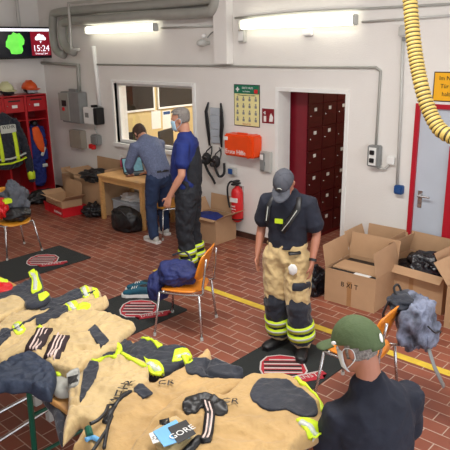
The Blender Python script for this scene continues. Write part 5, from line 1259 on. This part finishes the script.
# ---- man D (olive cap, sitting near the camera)
rzD = math.radians(66)
P = dict(spine=[((0, -.02, .53), .17, .13), ((0, -.03, .64), .16, .125), ((0, -.03, .78), .16, .125), ((0, -.01, .93), .18, .125), ((0, .0, 1.05), .16, .1), ((-.01, .03, 1.13), .09, .075)], waist=(0, -.03, .64),
         H=HM((-.045, .1, 1.3), math.radians(26), math.radians(20)),
         armL=((-.165, .04, 1.0), (-.185, .12, .74), (-.12, .3, .62)), armR=((.185, .0, 1.04), (.23, .05, .76), (.17, .3, .62)),
         handL=((.2, 1, -.3), (.2, 0, -1), (1, .1, 0), .4), handR=((-.2, 1, -.3), (-.2, 0, -1), (-1, .1, 0), .4),
         legL=((-.09, .02, .53), (-.02, .42, .53), (-.02, .4, .09), (-.1, 1, 0)), legR=((.1, .02, .53), (.25, .42, .53), (.25, .42, .09), (.2, 1, 0)))
t, body = build_person('man in black tee and olive cap sitting with his back turned in the foreground', (-1.15, 2.24, 0), rzD, P, M['skin2'], .007)
facial(P['H'], body)
trousers(P, t, M['workt'], .02, 0, 1, 'work_trousers'); boots(P, t, M['black'], .2)
shirt(P, t, M['tee'], .018, .75, 'tee_shirt', (0, -.03, .57), .01)
k = B(); tube(k, [(.085*math.cos(a), .015+.075*math.sin(a), 1.118+.012*math.sin(a)) for a in [i*2*PI/20 for i in range(21)]], .009, 8); obj('collar', k, M['tee'], t, True)
cp = cap(P['H'], t, M['capolive'], None, 1.32)
H = P['H']
k = B(); ellip(k, H @ Vector((.0, -.138, .035)), (.012, .004, .022), 12, 8, H); obj('back_logo', k, M['paper'], cp)
k = B(); ellip(k, H @ Vector((-.086, .06, .05)), (.006, .014, .009), 10, 8, H); obj('side_logo', k, M['paper'], cp)
shell('hair', H, lambda p: (p.y < .025 and p.z < .05 and p.z > -.06+.5*max(0, p.y+.02)), M['greyhair'], t, 1.13, None, .006)
maskgeo(H, t, M['maskw'])
# ------------------------------------------------------------------ light
w = bpy.data.worlds.new('world'); SC.world = w; w.use_nodes = True
bg = w.node_tree.nodes['Background']; bg.inputs[0].default_value = (*s2l((242, 246, 252)), 1); bg.inputs[1].default_value = 1.75
def area(name, loc, rot, sx, sy, e, col=(1, .98, .95)):
    l = bpy.data.lights.new(name, 'AREA'); l.shape = 'RECTANGLE'; l.size = sx; l.size_y = sy; l.energy = e; l.color = col
    o = bpy.data.objects.new(name, l); COL.objects.link(o); o.location = loc; o.rotation_euler = rot; return o
# added unseen fill lights for hall and passage, plus the office lamp's light
area('hall_fill_light', (-6.5, 3.2, 4.15), (0, 0, 0), 3, .5, 18); area('hall_fill_light', (-2.5, 2.8, 4.15), (0, 0, 0), 3, .5, 120)
area('office_light', (-7, 7.8, 2.6), (0, 0, 0), 1.2, .6, 60, (1, .96, .88)); area('passage_fill_light', (-3.9, 7.6, 2.66), (0, 0, 0), .8, .8, 9, (1, .95, .9))
SC.view_settings.view_transform = 'Standard'; SC.view_settings.look = 'None'; SC.view_settings.exposure = 0.45; SC.view_settings.gamma = 1

# ------------------------------------------------------------------ groups of repeats
GR = {'stacking_chair': 'orange chairs with chrome legs', 'floor_mat': 'black floor mats with emblem', 'cardboard_box': 'cardboard boxes on the floor', 'fluorescent_lamp': 'fluorescent lamps on the wall',
      'open_locker': 'red open lockers in a row', 'fire_helmet': 'helmets on the lockers', 'breathing_mask': 'breathing masks on the wall', 'notice_sheet': 'sheets on the office wall', 'bottle': 'bottles on the wooden table',
      'hang_tag': 'hang tags on the front jacket', 'conduit': 'conduits on the back wall', 'ventilation_pipe': 'thick ventilation pipes', 'water_pipe': 'slim pipes on the back wall', 'shoe': 'pair of teal sneakers',
      'fire_jacket': 'fire jackets laid out on the tables', 'fire_trousers': 'fire trousers laid out on the tables', 'folding_table': 'folding beer tables', 'junction_box': 'junction boxes on the back wall',
      'power_socket': 'power sockets on the back wall', 'bin_bag': 'black bin bags', 'computer_monitor': 'monitors in the office', 'person': 'men in the hall', 'cable': 'thin cables on the back wall'}
for o in list(bpy.data.objects):
    if o.parent is None and 'category' in o.keys():
        b_ = o.name.split('.')[0]
        if b_ in GR and not (b_ == 'fire_jacket' and o.location.x < -7): o['group'] = GR[b_]
for o in bpy.data.objects:
    if 'label' in o.keys() and len(o['label'].split()) > 16: print('LONGLABEL', o.name, o['label'])
